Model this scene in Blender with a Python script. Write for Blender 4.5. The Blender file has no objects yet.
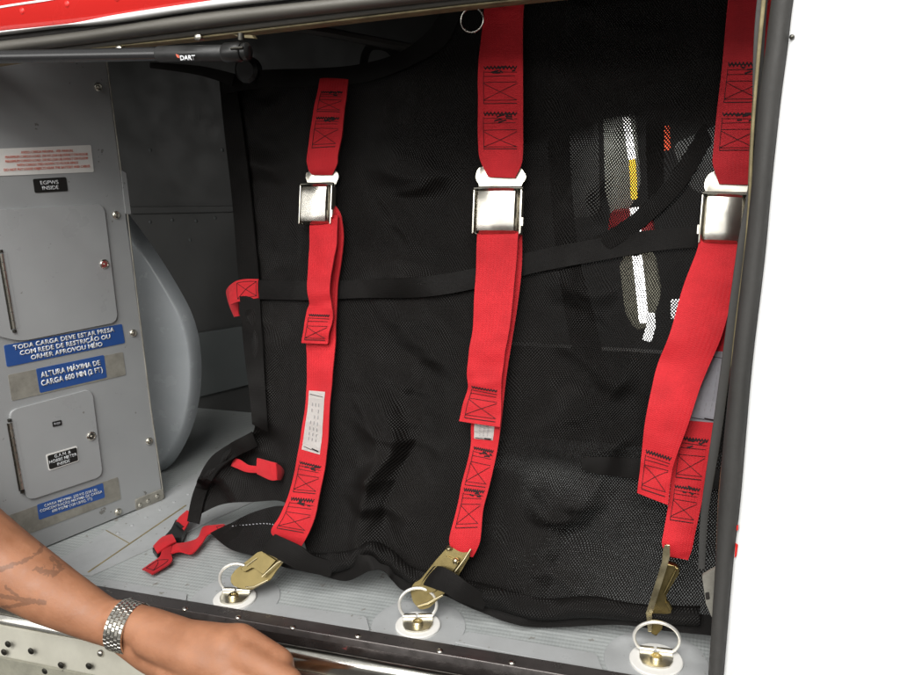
import bpy, bmesh, math, random
from mathutils import Vector, Matrix, noise
random.seed(7)
SC = bpy.context.scene
COL = SC.collection
V = Vector
# ------------------------------------------------------------------ camera
YAW, PITCH, ROLL, F, H = math.radians(17), math.radians(15.5), math.radians(-1.5), 850.0, 0.55
CAM = V((0, 0, H))
fw = V((-math.sin(YAW)*math.cos(PITCH), math.cos(YAW)*math.cos(PITCH), -math.sin(PITCH)))
r0 = V((math.cos(YAW), math.sin(YAW), 0)); u0 = r0.cross(fw)
RT = r0*math.cos(ROLL) + u0*math.sin(ROLL); UP = RT.cross(fw)
cd = bpy.data.cameras.new('camera'); co = bpy.data.objects.new('camera', cd); COL.objects.link(co)
cd.sensor_width = 36; cd.lens = 36*F/900; cd.clip_start = .01; cd.clip_end = 100
m = Matrix((RT, UP, -fw)).transposed().to_4x4(); m.translation = CAM; co.matrix_world = m
SC.camera = co

def ray(x, y): return fw + RT*((x-450)/F) - UP*((y-337.5)/F)
def onp(x, y, p, n):
    d = ray(x, y); return CAM + d*((V(p)-CAM).dot(n)/d.dot(n))
def fl(x, y, z=0.0): return onp(x, y, V((0, 0, z)), V((0, 0, 1)))
YD = .735                                   # plane of the door opening
def dr(x, y, off=0.0): return onp(x, y, V((0, YD-off, 0)), V((0, 1, 0)))
def vy(Y): return lambda x, y, off=0.0: onp(x, y, V((0, Y-off, 0)), V((0, 1, 0)))
# bulkhead plane
_a, _b = fl(59, 543), fl(163, 500)
BD = (_b-_a); BD.z = 0; BD.normalize()
BN = V((BD.y, -BD.x, 0))                      # faces +x / viewer
def bk(x, y, off=0.0): return onp(x, y, _a+BN*off, BN)
# netting surface
STRAPX = []
def folds(P):
    x, z = P.x, P.z
    n = noise.noise(V((x*4.2, z*3.1, 1.3)))*.020 + noise.noise(V((x*9+z*5, z*9-x*3, 5.1)))*.012
    # draped creases
    low = 1+1.1*max(0, min(1, (.36-z)/.3))
    n += .014*low*max(0, 1-abs(noise.noise(V((x*5.5-z*3.5, z*7+x*2, 9.7))))*5.0)
    n += .007*low*max(0, 1-abs(noise.noise(V((x*9+z*8, z*10-x*5, 3.7))))*4.0)
    n += .010*(low-1)*max(0, 1-abs(noise.noise(V((x*3.2+z*3, z*17+x*4, 2.2))))*3.2)
    n += .003*max(0, 1-abs(noise.noise(V((x*16-z*12, z*22+x*8, 7.7))))*3.0)
    n = max(-.014, min(.040, n-.004))*(.5+.5*min(1, abs(z)*8))
    for pl in STRAPX:
        i = 0
        while i < len(pl)-2 and z < pl[i+1][1]: i += 1
        (xa, za), (xb, zb) = pl[i], pl[i+1]
        t = max(0, min(1, (z-za)/(zb-za))); d = abs(x-(xa+(xb-xa)*t)); k = max(0, min(1, (d-.032)/.06)); k = k*k*(3-2*k)
        n = n*k+.003*(1-k)
    return n
def ysheet(P, wr=1.0):
    x, z = P.x, P.z
    y = .815 + .27*z + .45*max(0, -.465-x)
    y += -.05*max(0, min(1, (.17-z)/.17))**2*0.6
    return y - (folds(P) if wr else .009)
def sheet(x, y, off=0.0, wr=1.0, zmin=.003):
    d = ray(x, y); P = CAM + d*(.9/d.y)
    for _ in range(14):
        t = (ysheet(P, wr)-off)/d.y
        P2 = CAM+d*t; P = P.lerp(P2, .7)
    if P.z < zmin+max(0, off*.35):
        P = fl(x, y, zmin+max(0, off*.35))
    return P
def smooth_sheet(x, y, off=0.0): return sheet(x, y, off, 0)
for pl in ([(332, 90), (322, 200), (322, 330), (312, 440), (288, 550)], [(503, 20), (500, 200), (492, 350), (482, 450), (462, 560)], [(750, 0), (735, 160), (705, 330), (680, 440), (677, 560)]):
    Q = [smooth_sheet(*q) for q in pl]; STRAPX.append([(q.x, q.z) for q in Q])

# ------------------------------------------------------------------ materials
def mat(name, col, rough=.5, metal=0.0, spec=.5):
    M = bpy.data.materials.new(name); M.use_nodes = True
    b = M.node_tree.nodes['Principled BSDF']
    b.inputs['Base Color'].default_value = (*col, 1); b.inputs['Roughness'].default_value = rough
    b.inputs['Metallic'].default_value = metal; b.inputs['Specular IOR Level'].default_value = spec
    return M
def N(M, t, **k):
    n = M.node_tree.nodes.new(t)
    for a, v in k.items(): setattr(n, a, v)
    return n
def L(M, a, b): M.node_tree.links.new(a, b)
def P_(M): return M.node_tree.nodes['Principled BSDF']
def mth(M, op, a, b=None, c=None):
    n = N(M, 'ShaderNodeMath', operation=op)
    for i, v in enumerate((a, b, c)):
        if v is None: continue
        if isinstance(v, (int, float)): n.inputs[i].default_value = v
        else: L(M, v, n.inputs[i])
    return n.outputs[0]
def geo(M): return N(M, 'ShaderNodeNewGeometry').outputs['Position']
def sep(M, v):
    n = N(M, 'ShaderNodeSeparateXYZ'); L(M, v, n.inputs[0]); return n.outputs
def noi(M, vec, scale, detail=4, rough=.6, dist=0):
    n = N(M, 'ShaderNodeTexNoise'); L(M, vec, n.inputs['Vector'])
    n.inputs['Scale'].default_value = scale; n.inputs['Detail'].default_value = detail
    n.inputs['Roughness'].default_value = rough; n.inputs['Distortion'].default_value = dist
    return n.outputs['Fac']
def ramp(M, fac, stops):
    n = N(M, 'ShaderNodeValToRGB'); L(M, fac, n.inputs[0]); e = n.color_ramp.elements
    while len(e) < len(stops): e.new(.5)
    for i, (p, c) in enumerate(stops):
        e[i].position = p; e[i].color = (*c, 1) if len(c) == 3 else c
    return n.outputs[0]
def bump(M, h, strength=.3, dist=.001):
    n = N(M, 'ShaderNodeBump'); n.inputs['Strength'].default_value = strength; n.inputs['Distance'].default_value = dist
    L(M, h, n.inputs['Height']); L(M, n.outputs[0], P_(M).inputs['Normal']); return n
def worn(name, c1, c2, scale=25, rough=.5, metal=0.0, lo=.35, hi=.65, bmp=.15, specks=None, stretch=(1, 1, 1)):
    M = mat(name, c1, rough, metal); g = geo(M)
    mp = N(M, 'ShaderNodeMapping'); L(M, g, mp.inputs[0]); mp.inputs['Scale'].default_value = stretch
    f = noi(M, mp.outputs[0], scale, 6)
    col = ramp(M, f, [(lo, c1), (hi, c2)])
    if specks:
        s = noi(M, mp.outputs[0], specks[1], 3, .7); k = ramp(M, s, [(specks[2], (0, 0, 0)), (specks[2]+.03, (1, 1, 1))])
        mx = N(M, 'ShaderNodeMix', data_type='RGBA'); L(M, k, mx.inputs[0]); L(M, col, mx.inputs[6])
        mx.inputs[7].default_value = (*specks[0], 1); col = mx.outputs[2]
    L(M, col, P_(M).inputs['Base Color'])
    if bmp: bump(M, noi(M, g, 300, 3), bmp, .0006)
    rr = ramp(M, noi(M, g, scale*2, 4), [(.3, (max(0, rough-.12),)*3), (.7, (min(1, rough+.12),)*3)])
    L(M, rr, P_(M).inputs['Roughness'])
    return M

def webbing(name, c, c2, sheen=.08, spec=.3):
    M = mat(name, c, .66, 0, spec)
    uv = N(M, 'ShaderNodeUVMap').outputs[0]; s = sep(M, uv)
    u = mth(M, 'MULTIPLY', s[0], 2*math.pi*11)
    v = mth(M, 'MULTIPLY', s[1], 2*math.pi*620)
    zig = mth(M, 'SINE', mth(M, 'ADD', v, mth(M, 'MULTIPLY', mth(M, 'SINE', u), 1.6)))
    rib = mth(M, 'SINE', u)
    h = mth(M, 'ADD', mth(M, 'MULTIPLY', zig, .5), mth(M, 'MULTIPLY', rib, .15))
    big = noi(M, geo(M), 30, 4)
    f = mth(M, 'ADD', mth(M, 'MULTIPLY', h, .12), big)
    L(M, ramp(M, f, [(.25, c2), (.7, c)]), P_(M).inputs['Base Color'])
    bump(M, mth(M, 'ADD', h, mth(M, 'MULTIPLY', noi(M, geo(M), 45, 3), 5)), .4, .0006)
    P_(M).inputs['Sheen Weight'].default_value = sheen
    return M
RED = webbing('red_webbing', (.58, .013, .021), (.43, .008, .014))
RED_D = webbing('red_webbing_dark', (.44, .009, .016), (.32, .006, .011))  # darker copy of the red webbing colour
BLK = webbing('black_webbing', (.0078, .0070, .0065), (.0055, .0048, .0045), 0, .16)
THREAD = mat('black_thread', (.012, .004, .005), .8)

def net_mat(name, pitch=.0015, thr=.25, holes=True, col=(.0058, .0050, .0046)):
    M = mat(name, col, .5, 0, .20)
    s = sep(M, geo(M))
    w = mth(M, 'ADD', s[2], mth(M, 'MULTIPLY', s[1], .35))
    jit = mth(M, 'MULTIPLY', noi(M, geo(M), 14, 2), .02)
    x = mth(M, 'ADD', s[0], jit); w = mth(M, 'ADD', w, mth(M, 'MULTIPLY', jit, .7))
    k = 2*math.pi/(pitch*1.9)
    a = mth(M, 'MULTIPLY', mth(M, 'ADD', mth(M, 'MULTIPLY', x, 1.0), mth(M, 'MULTIPLY', w, .62)), k)
    b = mth(M, 'MULTIPLY', mth(M, 'SUBTRACT', mth(M, 'MULTIPLY', x, 1.0), mth(M, 'MULTIPLY', w, .75)), k)
    h = mth(M, 'ADD', mth(M, 'SINE', a), mth(M, 'SINE', b))
    bump(M, h, .5, .0008)
    big = noi(M, geo(M), 9, 5)
    L(M, ramp(M, big, [(.3, tuple(c*.8 for c in col)), (.7, tuple(c*1.5 for c in col))]), P_(M).inputs['Base Color'])
    if holes:
        # the weave is closed where the netting is doubled, open in patches
        rg = mth(M, 'ADD', s[0], mth(M, 'MULTIPLY', noi(M, geo(M), 7, 2), .22))
        t1 = N(M, 'ShaderNodeMapRange'); L(M, rg, t1.inputs[0]); t1.inputs[1].default_value = -.13; t1.inputs[2].default_value = -.02; t1.inputs[3].default_value = 1.85; t1.inputs[4].default_value = thr
        t2 = N(M, 'ShaderNodeMapRange'); L(M, noi(M, geo(M), 11, 2), t2.inputs[0]); t2.inputs[1].default_value = .45; t2.inputs[2].default_value = .60; t2.inputs[3].default_value = 0; t2.inputs[4].default_value = .35
        t3b = N(M, 'ShaderNodeMapRange'); L(M, s[2], t3b.inputs[0]); t3b.inputs[1].default_value = .50; t3b.inputs[2].default_value = .545; t3b.inputs[3].default_value = 0; t3b.inputs[4].default_value = 2.5
        t4 = N(M, 'ShaderNodeMapRange'); L(M, mth(M, 'ADD', s[2], mth(M, 'MULTIPLY', noi(M, geo(M), 9, 2), .35)), t4.inputs[0]); t4.inputs[1].default_value = .30; t4.inputs[2].default_value = .40; t4.inputs[3].default_value = .95; t4.inputs[4].default_value = 0
        t3 = N(M, 'ShaderNodeMath', operation='ADD'); L(M, t3b.outputs[0], t3.inputs[0]); L(M, t4.outputs[0], t3.inputs[1])
        n5 = noi(M, geo(M), 13, 3)
        a5 = N(M, 'ShaderNodeMapRange'); L(M, mth(M, 'ADD', s[0], mth(M, 'MULTIPLY', n5, .22)), a5.inputs[0]); a5.inputs[1].default_value = -.02; a5.inputs[2].default_value = .10; a5.inputs[3].default_value = 0; a5.inputs[4].default_value = 1
        b5 = N(M, 'ShaderNodeMapRange'); L(M, mth(M, 'ADD', s[2], mth(M, 'MULTIPLY', n5, .16)), b5.inputs[0]); b5.inputs[1].default_value = .12; b5.inputs[2].default_value = .19; b5.inputs[3].default_value = 1; b5.inputs[4].default_value = 0
        t5 = mth(M, 'MULTIPLY', mth(M, 'MULTIPLY', a5.outputs[0], b5.outputs[0]), -1.0)
        t6 = N(M, 'ShaderNodeMath', operation='ADD'); L(M, t3.outputs[0], t6.inputs[0]); L(M, t5, t6.inputs[1]); t3 = t6
        hole = mth(M, 'GREATER_THAN', h, mth(M, 'ADD', mth(M, 'ADD', t1.outputs[0], t2.outputs[0]), t3.outputs[0]))
        tr = N(M, 'ShaderNodeBsdfTransparent'); mx = N(M, 'ShaderNodeMixShader')
        L(M, hole, mx.inputs[0]); L(M, P_(M).outputs[0], mx.inputs[1]); L(M, tr.outputs[0], mx.inputs[2])
        L(M, mx.outputs[0], M.node_tree.nodes['Material Output'].inputs[0])
    return M
NET = net_mat('black_open_mesh'); DENSE = net_mat('black_folded_mesh', holes=False, col=(.0050, .0044, .0041))

def steel(name, col, rough, streak=(1, 1, 40), amt=.12):
    M = mat(name, col, rough, 1.0)
    mp = N(M, 'ShaderNodeMapping'); L(M, geo(M), mp.inputs[0]); mp.inputs['Scale'].default_value = streak
    f = noi(M, mp.outputs[0], 30, 5, .7)
    L(M, ramp(M, f, [(.3, (max(.03, rough-amt),)*3), (.7, (rough+amt,)*3)]), P_(M).inputs['Roughness'])
    g = noi(M, geo(M), 60, 5, .7)
    L(M, ramp(M, g, [(.3, tuple(c*.8 for c in col)), (.65, col)]), P_(M).inputs['Base Color'])
    return M
STEEL = steel('brushed_steel', (.80, .77, .70), .22, (1, 1, 1), .03)
STEEL_P = steel('plated_steel', (.74, .71, .62), .33, (1, 1, 1), .05)
STEEL_D = steel('dark_steel', (.12, .115, .10), .4)
GOLD = steel('olive_zinc_plating', (.26, .205, .09), .36, (1, 1, 1), .06)
GOLD_L = steel('bright_zinc_plating', (.78, .68, .43), .3, (1, 1, 1))
CHROME = steel('polished_aluminium', (.80, .78, .72), .17, (.3, 20, 20), .08)
RINGM = mat('ring_steel', (.85, .83, .78), .3, .6)
PANEL = worn('grey_panel_paint', (.30, .308, .312), (.325, .333, .336), 14, .42, 0, .3, .7, .10, ((.16, .155, .145), 55, .68))
DOORP = worn('grey_access_door_paint', (.32, .328, .332), (.35, .358, .362), 10, .35, 0, .3, .7, .08, ((.19, .185, .175), 70, .7))
HOUS = worn('glossy_grey_housing_paint', (.27, .292, .305), (.31, .328, .342), 18, .2, 0, .3, .7, .04, ((.4, .4, .4), 130, .77))
WALL = worn('dark_grey_hold_paint', (.024, .024, .023), (.034, .034, .0325), 12, .6, 0, .3, .7, .2, ((.13, .13, .125), 160, .77))
WALL2 = worn('mid_grey_hold_paint', (.06, .068, .068), (.075, .082, .082), 20, .6)
RESID = worn('old_adhesive_patch', (.27, .26, .225), (.19, .18, .155), 60, .75, 0, .35, .65, .2)
BLUE = worn('blue_decal', (.022, .075, .27), (.03, .09, .30), 30, .4, 0, .3, .7, .03)
WHITE = mat('white_lettering', (.72, .74, .76), .5)
WDECAL = worn('white_decal', (.78, .77, .74), (.70, .69, .66), 30, .45, 0, .3, .7, .03)
REDINK = mat('red_ink', (.62, .12, .07), .6)
BLACKP = mat('black_placard', (.012, .012, .011), .45)
BLACKINK = mat('dark_ink', (.03, .03, .03), .6)
GREYINK = mat('faded_grey_ink', (.33, .33, .35), .6)
RUB = worn('grey_rubber_seal', (.038, .037, .035), (.065, .063, .06), 30, .68, 0, .3, .7, .3, ((.17, .165, .15), 110, .72), (1, 1, .15))
RUBH = worn('scuffed_head_seal', (.085, .08, .07), (.15, .142, .125), 26, .5, 0, .3, .7, .3, ((.34, .27, .10), 60, .7), (.12, 1, 1))
DARKTR = worn('dark_trim', (.02, .018, .016), (.035, .03, .027), 30, .5)
TAN = worn('chipped_yellow_primer_edge', (.30, .25, .13), (.16, .13, .07), 60, .6, 0, .35, .65, .3)
REDP = worn('red_aircraft_paint', (.66, .026, .022), (.60, .022, .018), 6, .22, 0, .3, .7, .02)
WHITEP = worn('white_aircraft_paint', (.87, .88, .88), (.85, .86, .86), 4, .3, 0, .3, .7, .02)
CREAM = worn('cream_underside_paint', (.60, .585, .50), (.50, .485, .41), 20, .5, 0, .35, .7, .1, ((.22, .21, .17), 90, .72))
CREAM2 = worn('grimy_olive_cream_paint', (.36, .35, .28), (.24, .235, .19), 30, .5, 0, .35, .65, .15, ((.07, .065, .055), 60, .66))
SILLM = worn('scratched_sill_metal', (.16, .145, .14), (.10, .09, .088), 40, .34, .75, .3, .7, .2, ((.30, .29, .27), 140, .72), (.3, 1, 1))
SILLF = worn('dark_sill_face', (.06, .05, .047), (.03, .026, .025), 30, .22, .7, .3, .7, .2, ((.30, .07, .07), 45, .66), (.4, 1, 1))  # red flecks put the red reflections into the colour
STRUTM = mat('black_gloss_tube', (.02, .02, .021), .26, 0, .9)
PLASTIC = mat('black_plastic', (.012, .012, .012), .35)
# floor
FLOORM = worn('grey_tread_floor_paint', (.30, .318, .318), (.385, .405, .40), 14, .42, 0, .3, .7, 0, ((.24, .235, .22), 50, .645))
def tread(M):
    s = sep(M, geo(M)); k = 2*math.pi/.0075
    a = mth(M, 'SINE', mth(M, 'MULTIPLY', mth(M, 'ADD', s[0], mth(M, 'MULTIPLY', s[1], .6)), k))
    b = mth(M, 'SINE', mth(M, 'MULTIPLY', mth(M, 'SUBTRACT', s[0], mth(M, 'MULTIPLY', s[1], .6)), k))
    h = mth(M, 'MULTIPLY', a, b)
    bump(M, mth(M, 'ADD', h, mth(M, 'MULTIPLY', noi(M, geo(M), 200, 3), .9)), .30, .0009)
tread(FLOORM)
FLOORS = worn('smooth_grey_floor_paint', (.40, .412, .418), (.32, .328, .33), 16, .38, 0, .3, .7, .1, ((.2, .195, .17), 80, .66))
ARM = worn('brown_skin', (.31, .135, .07), (.40, .18, .095), 38, .6, 0, .3, .7, .5)
TATT = ARM

# ------------------------------------------------------------------ object helpers
ORG = {}
def obj(name, bm, M, parent=None, smooth=None, label=None):
    """link one bmesh (world coordinates) as one object"""
    bmesh.ops.recalc_face_normals(bm, faces=bm.faces)
    if parent is None:
        xs = [v.co for v in bm.verts]
        o_ = V(((min(p.x for p in xs)+max(p.x for p in xs))/2, (min(p.y for p in xs)+max(p.y for p in xs))/2, min(p.z for p in xs)))
    else: o_ = ORG[parent.name]
    for v in bm.verts: v.co -= o_
    me = bpy.data.meshes.new(name); bm.to_mesh(me); bm.free()
    for mm in (M if isinstance(M, (list, tuple)) else [M]): me.materials.append(mm)
    if smooth is not None:
        me.polygons.foreach_set('use_smooth', [True]*len(me.polygons))
        if smooth: me.set_sharp_from_angle(angle=math.radians(smooth))
    o = bpy.data.objects.new(name, me); COL.objects.link(o)
    if parent is None: o.location = o_
    else: o.parent = parent
    ORG[o.name] = o_
    if label: o['label'] = label
    return o
def thing(name, loc, label, cat, group=None):
    o = bpy.data.objects.new(name, None); COL.objects.link(o); o.location = loc; o.empty_display_size = .02
    ORG[o.name] = V(loc); return tag(o, label, cat, group)
def tag(o, label, cat, group=None):
    o['label'] = label; o['category'] = cat
    if group: o['group'] = group
    return o
def struct(o): o['kind'] = 'structure'; return o
def newbm(): return bmesh.new()
def prism(bm, pts, n, th, bev=0.0, seg=2, mi=0):
    """polygon pts extruded back by -n*th, front rim bevelled"""
    n = V(n).normalized()
    f = [bm.verts.new(p) for p in pts]; b = [bm.verts.new(p-n*th) for p in pts]
    k = len(pts); front = bm.faces.new(f); bm.faces.new(b[::-1])
    fs = [front]
    for i in range(k): fs.append(bm.faces.new((f[i], b[i], b[(i+1) % k], f[(i+1) % k])))
    for x in fs: x.material_index = mi
    if bev: bmesh.ops.bevel(bm, geom=list(front.edges), offset=bev, segments=seg, profile=.5, affect='EDGES', clamp_overlap=True)
    return bm
def rnd(pts, r, seg=5):
    """round the corners of a planar polygon"""
    out = []; k = len(pts)
    for i in range(k):
        p = pts[i]; a = (pts[i-1]-p); b = (pts[(i+1) % k]-p)
        rr = min(r, a.length*.45, b.length*.45)
        A = p+a.normalized()*rr; B = p+b.normalized()*rr
        for j in range(seg+1):
            t = j/seg; out.append(A.lerp(p, t).lerp(p.lerp(B, t), t))
    return out
def tube(bm, pts, r, seg=10, closed=False, cap=True, rs=None):
    pts = [V(p) for p in pts]; k = len(pts); rings = []
    up = None
    for i, p in enumerate(pts):
        if closed: d = pts[(i+1) % k]-pts[i-1]
        else: d = pts[min(i+1, k-1)]-pts[max(i-1, 0)]
        d.normalize()
        if up is None: up = d.orthogonal().normalized()
        up = (up-d*up.dot(d)).normalized(); s = d.cross(up)
        rr = rs[i] if rs else r
        rings.append([bm.verts.new(p+(up*math.cos(a)+s*math.sin(a))*rr) for a in [2*math.pi*j/seg for j in range(seg)]])
    rng = range(k if closed else k-1)
    for i in rng:
        A, B = rings[i], rings[(i+1) % k]
        for j in range(seg): bm.faces.new((A[j], A[(j+1) % seg], B[(j+1) % seg], B[j]))
    if cap and not closed: bm.faces.new(rings[0][::-1]); bm.faces.new(rings[-1])
    return bm
def lathe(bm, c, ax, prof, seg=24, mi=0):
    """prof: list of (radius, height) about the axis ax at c"""
    ax = V(ax).normalized(); a = ax.orthogonal().normalized(); b = ax.cross(a); rings = []
    for (r, h) in prof:
        if r < 1e-6: rings.append([bm.verts.new(c+ax*h)])
        else: rings.append([bm.verts.new(c+ax*h+(a*math.cos(t)+b*math.sin(t))*r) for t in [2*math.pi*j/seg for j in range(seg)]])
    for A, B in zip(rings, rings[1:]):
        for j in range(seg):
            q = (j+1) % seg
            if len(A) == 1 and len(B) == 1: continue
            if len(A) == 1: f = bm.faces.new((A[0], B[q], B[j]))
            elif len(B) == 1: f = bm.faces.new((A[j], A[q], B[0]))
            else: f = bm.faces.new((A[j], A[q], B[q], B[j]))
            f.material_index = mi
    return bm
def rivet(bm, c, n, r=.003, h=.0015):
    return lathe(bm, V(c)-V(n).normalized()*.0003, n, [(r, 0), (r*.93, h*.5), (r*.6, h*.9), (0, h)], 12)
def box(bm, a, b):
    x0, y0, z0 = a; x1, y1, z1 = b
    v = [bm.verts.new(q) for q in ((x0, y0, z0), (x1, y0, z0), (x1, y1, z0), (x0, y1, z0), (x0, y0, z1), (x1, y0, z1), (x1, y1, z1), (x0, y1, z1))]
    for f in ((0, 3, 2, 1), (4, 5, 6, 7), (0, 1, 5, 4), (1, 2, 6, 5), (2, 3, 7, 6), (3, 0, 4, 7)): bm.faces.new([v[i] for i in f])
    return bm
def cr(rows, sub):
    """Catmull-Rom through rows of numbers"""
    out = []; k = len(rows)
    for i in range(k-1):
        p0, p1, p2, p3 = rows[max(i-1, 0)], rows[i], rows[i+1], rows[min(i+2, k-1)]
        for j in range(sub):
            t = j/sub
            out.append([.5*(2*b+(-a+c)*t+(2*a-5*b+4*c-d)*t*t+(-a+3*b-3*c+d)*t**3) for a, b, c, d in zip(p0, p1, p2, p3)])
    out.append(list(rows[-1])); return out
def clean(bm):
    bmesh.ops.remove_doubles(bm, verts=bm.verts, dist=1e-6); return bm
class Ribbon:
    """webbing between a left and a right edge: rows (xl,yl,xr,yr,offset)"""
    def __init__(s, rows, fn=None, th=.0016, sub=5, nu=6, wave=0.0, crown=.0008, seed=0):
        fn = fn or smooth_sheet; s.th = th
        R = cr(rows, sub); s.g = []
        for i, (xl, yl, xr, yr, off) in enumerate(R):
            A, B = fn(xl, yl, off), fn(xr, yr, off)
            row = []
            for j in range(nu+1):
                u = j/nu; P = A.lerp(B, u)
                row.append(P)
            s.g.append(row)
        s.n = []
        for i in range(len(s.g)):
            dv = s.g[min(i+1, len(s.g)-1)][nu//2]-s.g[max(i-1, 0)][nu//2]; du = s.g[i][nu]-s.g[i][0]
            n = du.cross(dv)
            if n.length < 1e-9: n = V((0, -1, 0))
            n.normalize()
            if n.dot(CAM-s.g[i][0]) < 0: n = -n
            s.n.append(n)
        for i, row in enumerate(s.g):
            for j in range(nu+1):
                u = j/nu; row[j] = row[j]+s.n[i]*(crown*(1-(2*u-1)**2)+wave*noise.noise(V((i*.23+seed, u*1.2, seed))))
        s.nu = nu
    def at(s, u, v, h=0.0):
        f = max(0, min(v, 1))*(len(s.g)-1); i = min(int(f), len(s.g)-2); t = f-i
        g = max(0, min(u, 1))*s.nu; j = min(int(g), s.nu-1); w = g-j
        P = s.g[i][j].lerp(s.g[i][j+1], w).lerp(s.g[i+1][j].lerp(s.g[i+1][j+1], w), t)
        return P+s.n[i].lerp(s.n[i+1], t)*h
    def mesh(s, bm=None):
        bm = bm or newbm(); uvl = bm.loops.layers.uv.verify()
        F_ = [[bm.verts.new(p) for p in r] for r in s.g]
        B_ = [[bm.verts.new(p-s.n[i]*s.th) for p in r] for i, r in enumerate(s.g)]
        ln = [0]
        for i in range(1, len(s.g)): ln.append(ln[-1]+(s.g[i][s.nu//2]-s.g[i-1][s.nu//2]).length)
        def q(vs, uvs):
            try: f = bm.faces.new(vs)
            except ValueError: return
            for l, c in zip(f.loops, uvs): l[uvl].uv = c
        k, w = len(s.g)-1, s.nu
        for i in range(k):
            for j in range(w):
                uv = [(j/w, ln[i]), ((j+1)/w, ln[i]), ((j+1)/w, ln[i+1]), (j/w, ln[i+1])]
                q((F_[i][j], F_[i][j+1], F_[i+1][j+1], F_[i+1][j]), uv)
                q((B_[i][j], B_[i+1][j], B_[i+1][j+1], B_[i][j+1]), [uv[0], uv[3], uv[2], uv[1]])
            for j in (0, w):
                q((F_[i][j], F_[i+1][j], B_[i+1][j], B_[i][j]), [(j/w, ln[i]), (j/w, ln[i+1]), (j/w, ln[i+1]), (j/w, ln[i])])
        for i in (0, k):
            for j in range(w):
                q((F_[i][j], B_[i][j], B_[i][j+1], F_[i][j+1]), [(j/w, ln[i]), (j/w, ln[i]), ((j+1)/w, ln[i]), ((j+1)/w, ln[i])])
        return bm
    def line(s, bm, pts, w=.0006, h=.0005, step=.06):
        """a run of thread along (u,v) points"""
        for (a, b) in zip(pts, pts[1:]):
            d = (s.at(*b)-s.at(*a)).length; k = max(1, int(d/.004))
            P = [s.at(a[0]+(b[0]-a[0])*t/k, a[1]+(b[1]-a[1])*t/k, h) for t in range(k+1)]
            for p, q_ in zip(P, P[1:]):
                dd = (q_-p)
                if dd.length < 1e-7: continue
                n = (CAM-p).normalized(); sd = dd.cross(n).normalized()*w*.5
                up = n*.0004
                vs = [bm.verts.new(c) for c in (p-sd, p+sd, q_+sd, q_-sd)]; vt = [bm.verts.new(c+up) for c in (p-sd*.5, p+sd*.5, q_+sd*.5, q_-sd*.5)]
                bm.faces.new(vt); 
                for e in range(4): bm.faces.new((vs[e], vs[(e+1) % 4], vt[(e+1) % 4], vt[e]))
    def boxx(s, bm, v0, v1, knot=True, u0=.13, u1=.87):
        """a block of stitching as sewn on the straps: zigzag bar, box, crossing lines"""
        d = v1-v0; L_ = s.line
        k = 18; z = [(u0+(u1-u0)*i/k, v0+(d*.09 if i % 2 else 0)) for i in range(k+1)]
        L_(bm, z, .0010); L_(bm, [(u0, v0+d*.045), (u1, v0+d*.045)], .0009)
        L_(bm, [(u0+.02, v0+d*.15), (u1, v0+d*.16)])
        L_(bm, [(u0, v0+d*.26), (u1-.03, v0+d*.25)])
        L_(bm, [(u0, v0+d*.12), (u0, v1)]); 
        L_(bm, [(u0, v0+d*.42), (u1, v0+d*.41)])
        L_(bm, [(u0, v0+d*.45), (u1, v1-d*.10)]); L_(bm, [(u1, v0+d*.45), (u0, v1-d*.10)])
        L_(bm, [(u0, v1-d*.09), (u1, v1-d*.10)]); L_(bm, [(u0, v1), (u1, v1-d*.01)], .0009)
        if knot:
            for _ in range(7):
                a = u0+(u1-u0)*random.uniform(.45, .98); b = v0+d*random.uniform(.02, .2)
                L_(bm, [(a, b), (a-random.uniform(.05, .18), b+d*random.uniform(-.05, .06))], .0016)
def grid_text(lines, size=1.0, spacing=1.0, bold=.02, align='CENTER', shear=0):
    cu = bpy.data.curves.new('lettering', 'FONT'); cu.body = lines; cu.size = size; cu.align_x = align
    cu.space_line = spacing; cu.offset = bold; cu.resolution_u = 3; cu.extrude = 0
    o = bpy.data.objects.new('lettering', cu); COL.objects.link(o)
    bpy.context.view_layer.update()
    me = bpy.data.meshes.new_from_object(o.evaluated_get(bpy.context.evaluated_depsgraph_get()))
    bpy.data.objects.remove(o); bpy.data.curves.remove(cu); return me
def text(name, body, quad, fn, off, M, parent, bold=.02, spacing=1.0, pad=(.0, .0)):
    """lettering laid on a surface inside a quad of picture points TL,TR,BR,BL"""
    me = grid_text(body, 1, spacing, bold)
    bm = newbm(); bm.from_mesh(me); bpy.data.meshes.remove(me)
    xs = [v.co.x for v in bm.verts]; ys = [v.co.y for v in bm.verts]
    x0, x1, y0, y1 = min(xs), max(xs), min(ys), max(ys)
    TL, TR, BR, BL = [fn(*q, off) for q in quad]
    for v in bm.verts:
        u = pad[0]+(1-2*pad[0])*(v.co.x-x0)/(x1-x0); w = pad[1]+(1-2*pad[1])*(y1-v.co.y)/(y1-y0)
        v.co = TL.lerp(TR, u).lerp(BL.lerp(BR, u), w)
    r = bmesh.ops.extrude_face_region(bm, geom=list(bm.faces))
    n = (TR-TL).cross(BL-TL).normalized()
    if n.dot(CAM-TL) < 0: n = -n
    for g in r['geom']:
        if isinstance(g, bmesh.types.BMVert): g.co += n*.00025
    return obj(name, bm, M, parent)
def quadp(q, fn, off=0.0): return [fn(x, y, off) for x, y in q]

def rivets(name, items, M, parent, sm=None, **k):
    for c, n in items:
        bm = newbm(); rivet(bm, c, n, **k); obj(name, bm, M, parent, sm)
# ================================================================== SETTING
# hold floor
bm = newbm(); box(bm, (-1.6, YD-.002, -.03), (.75, 1.5, 0)); struct(obj('floor', bm, FLOORM))
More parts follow.
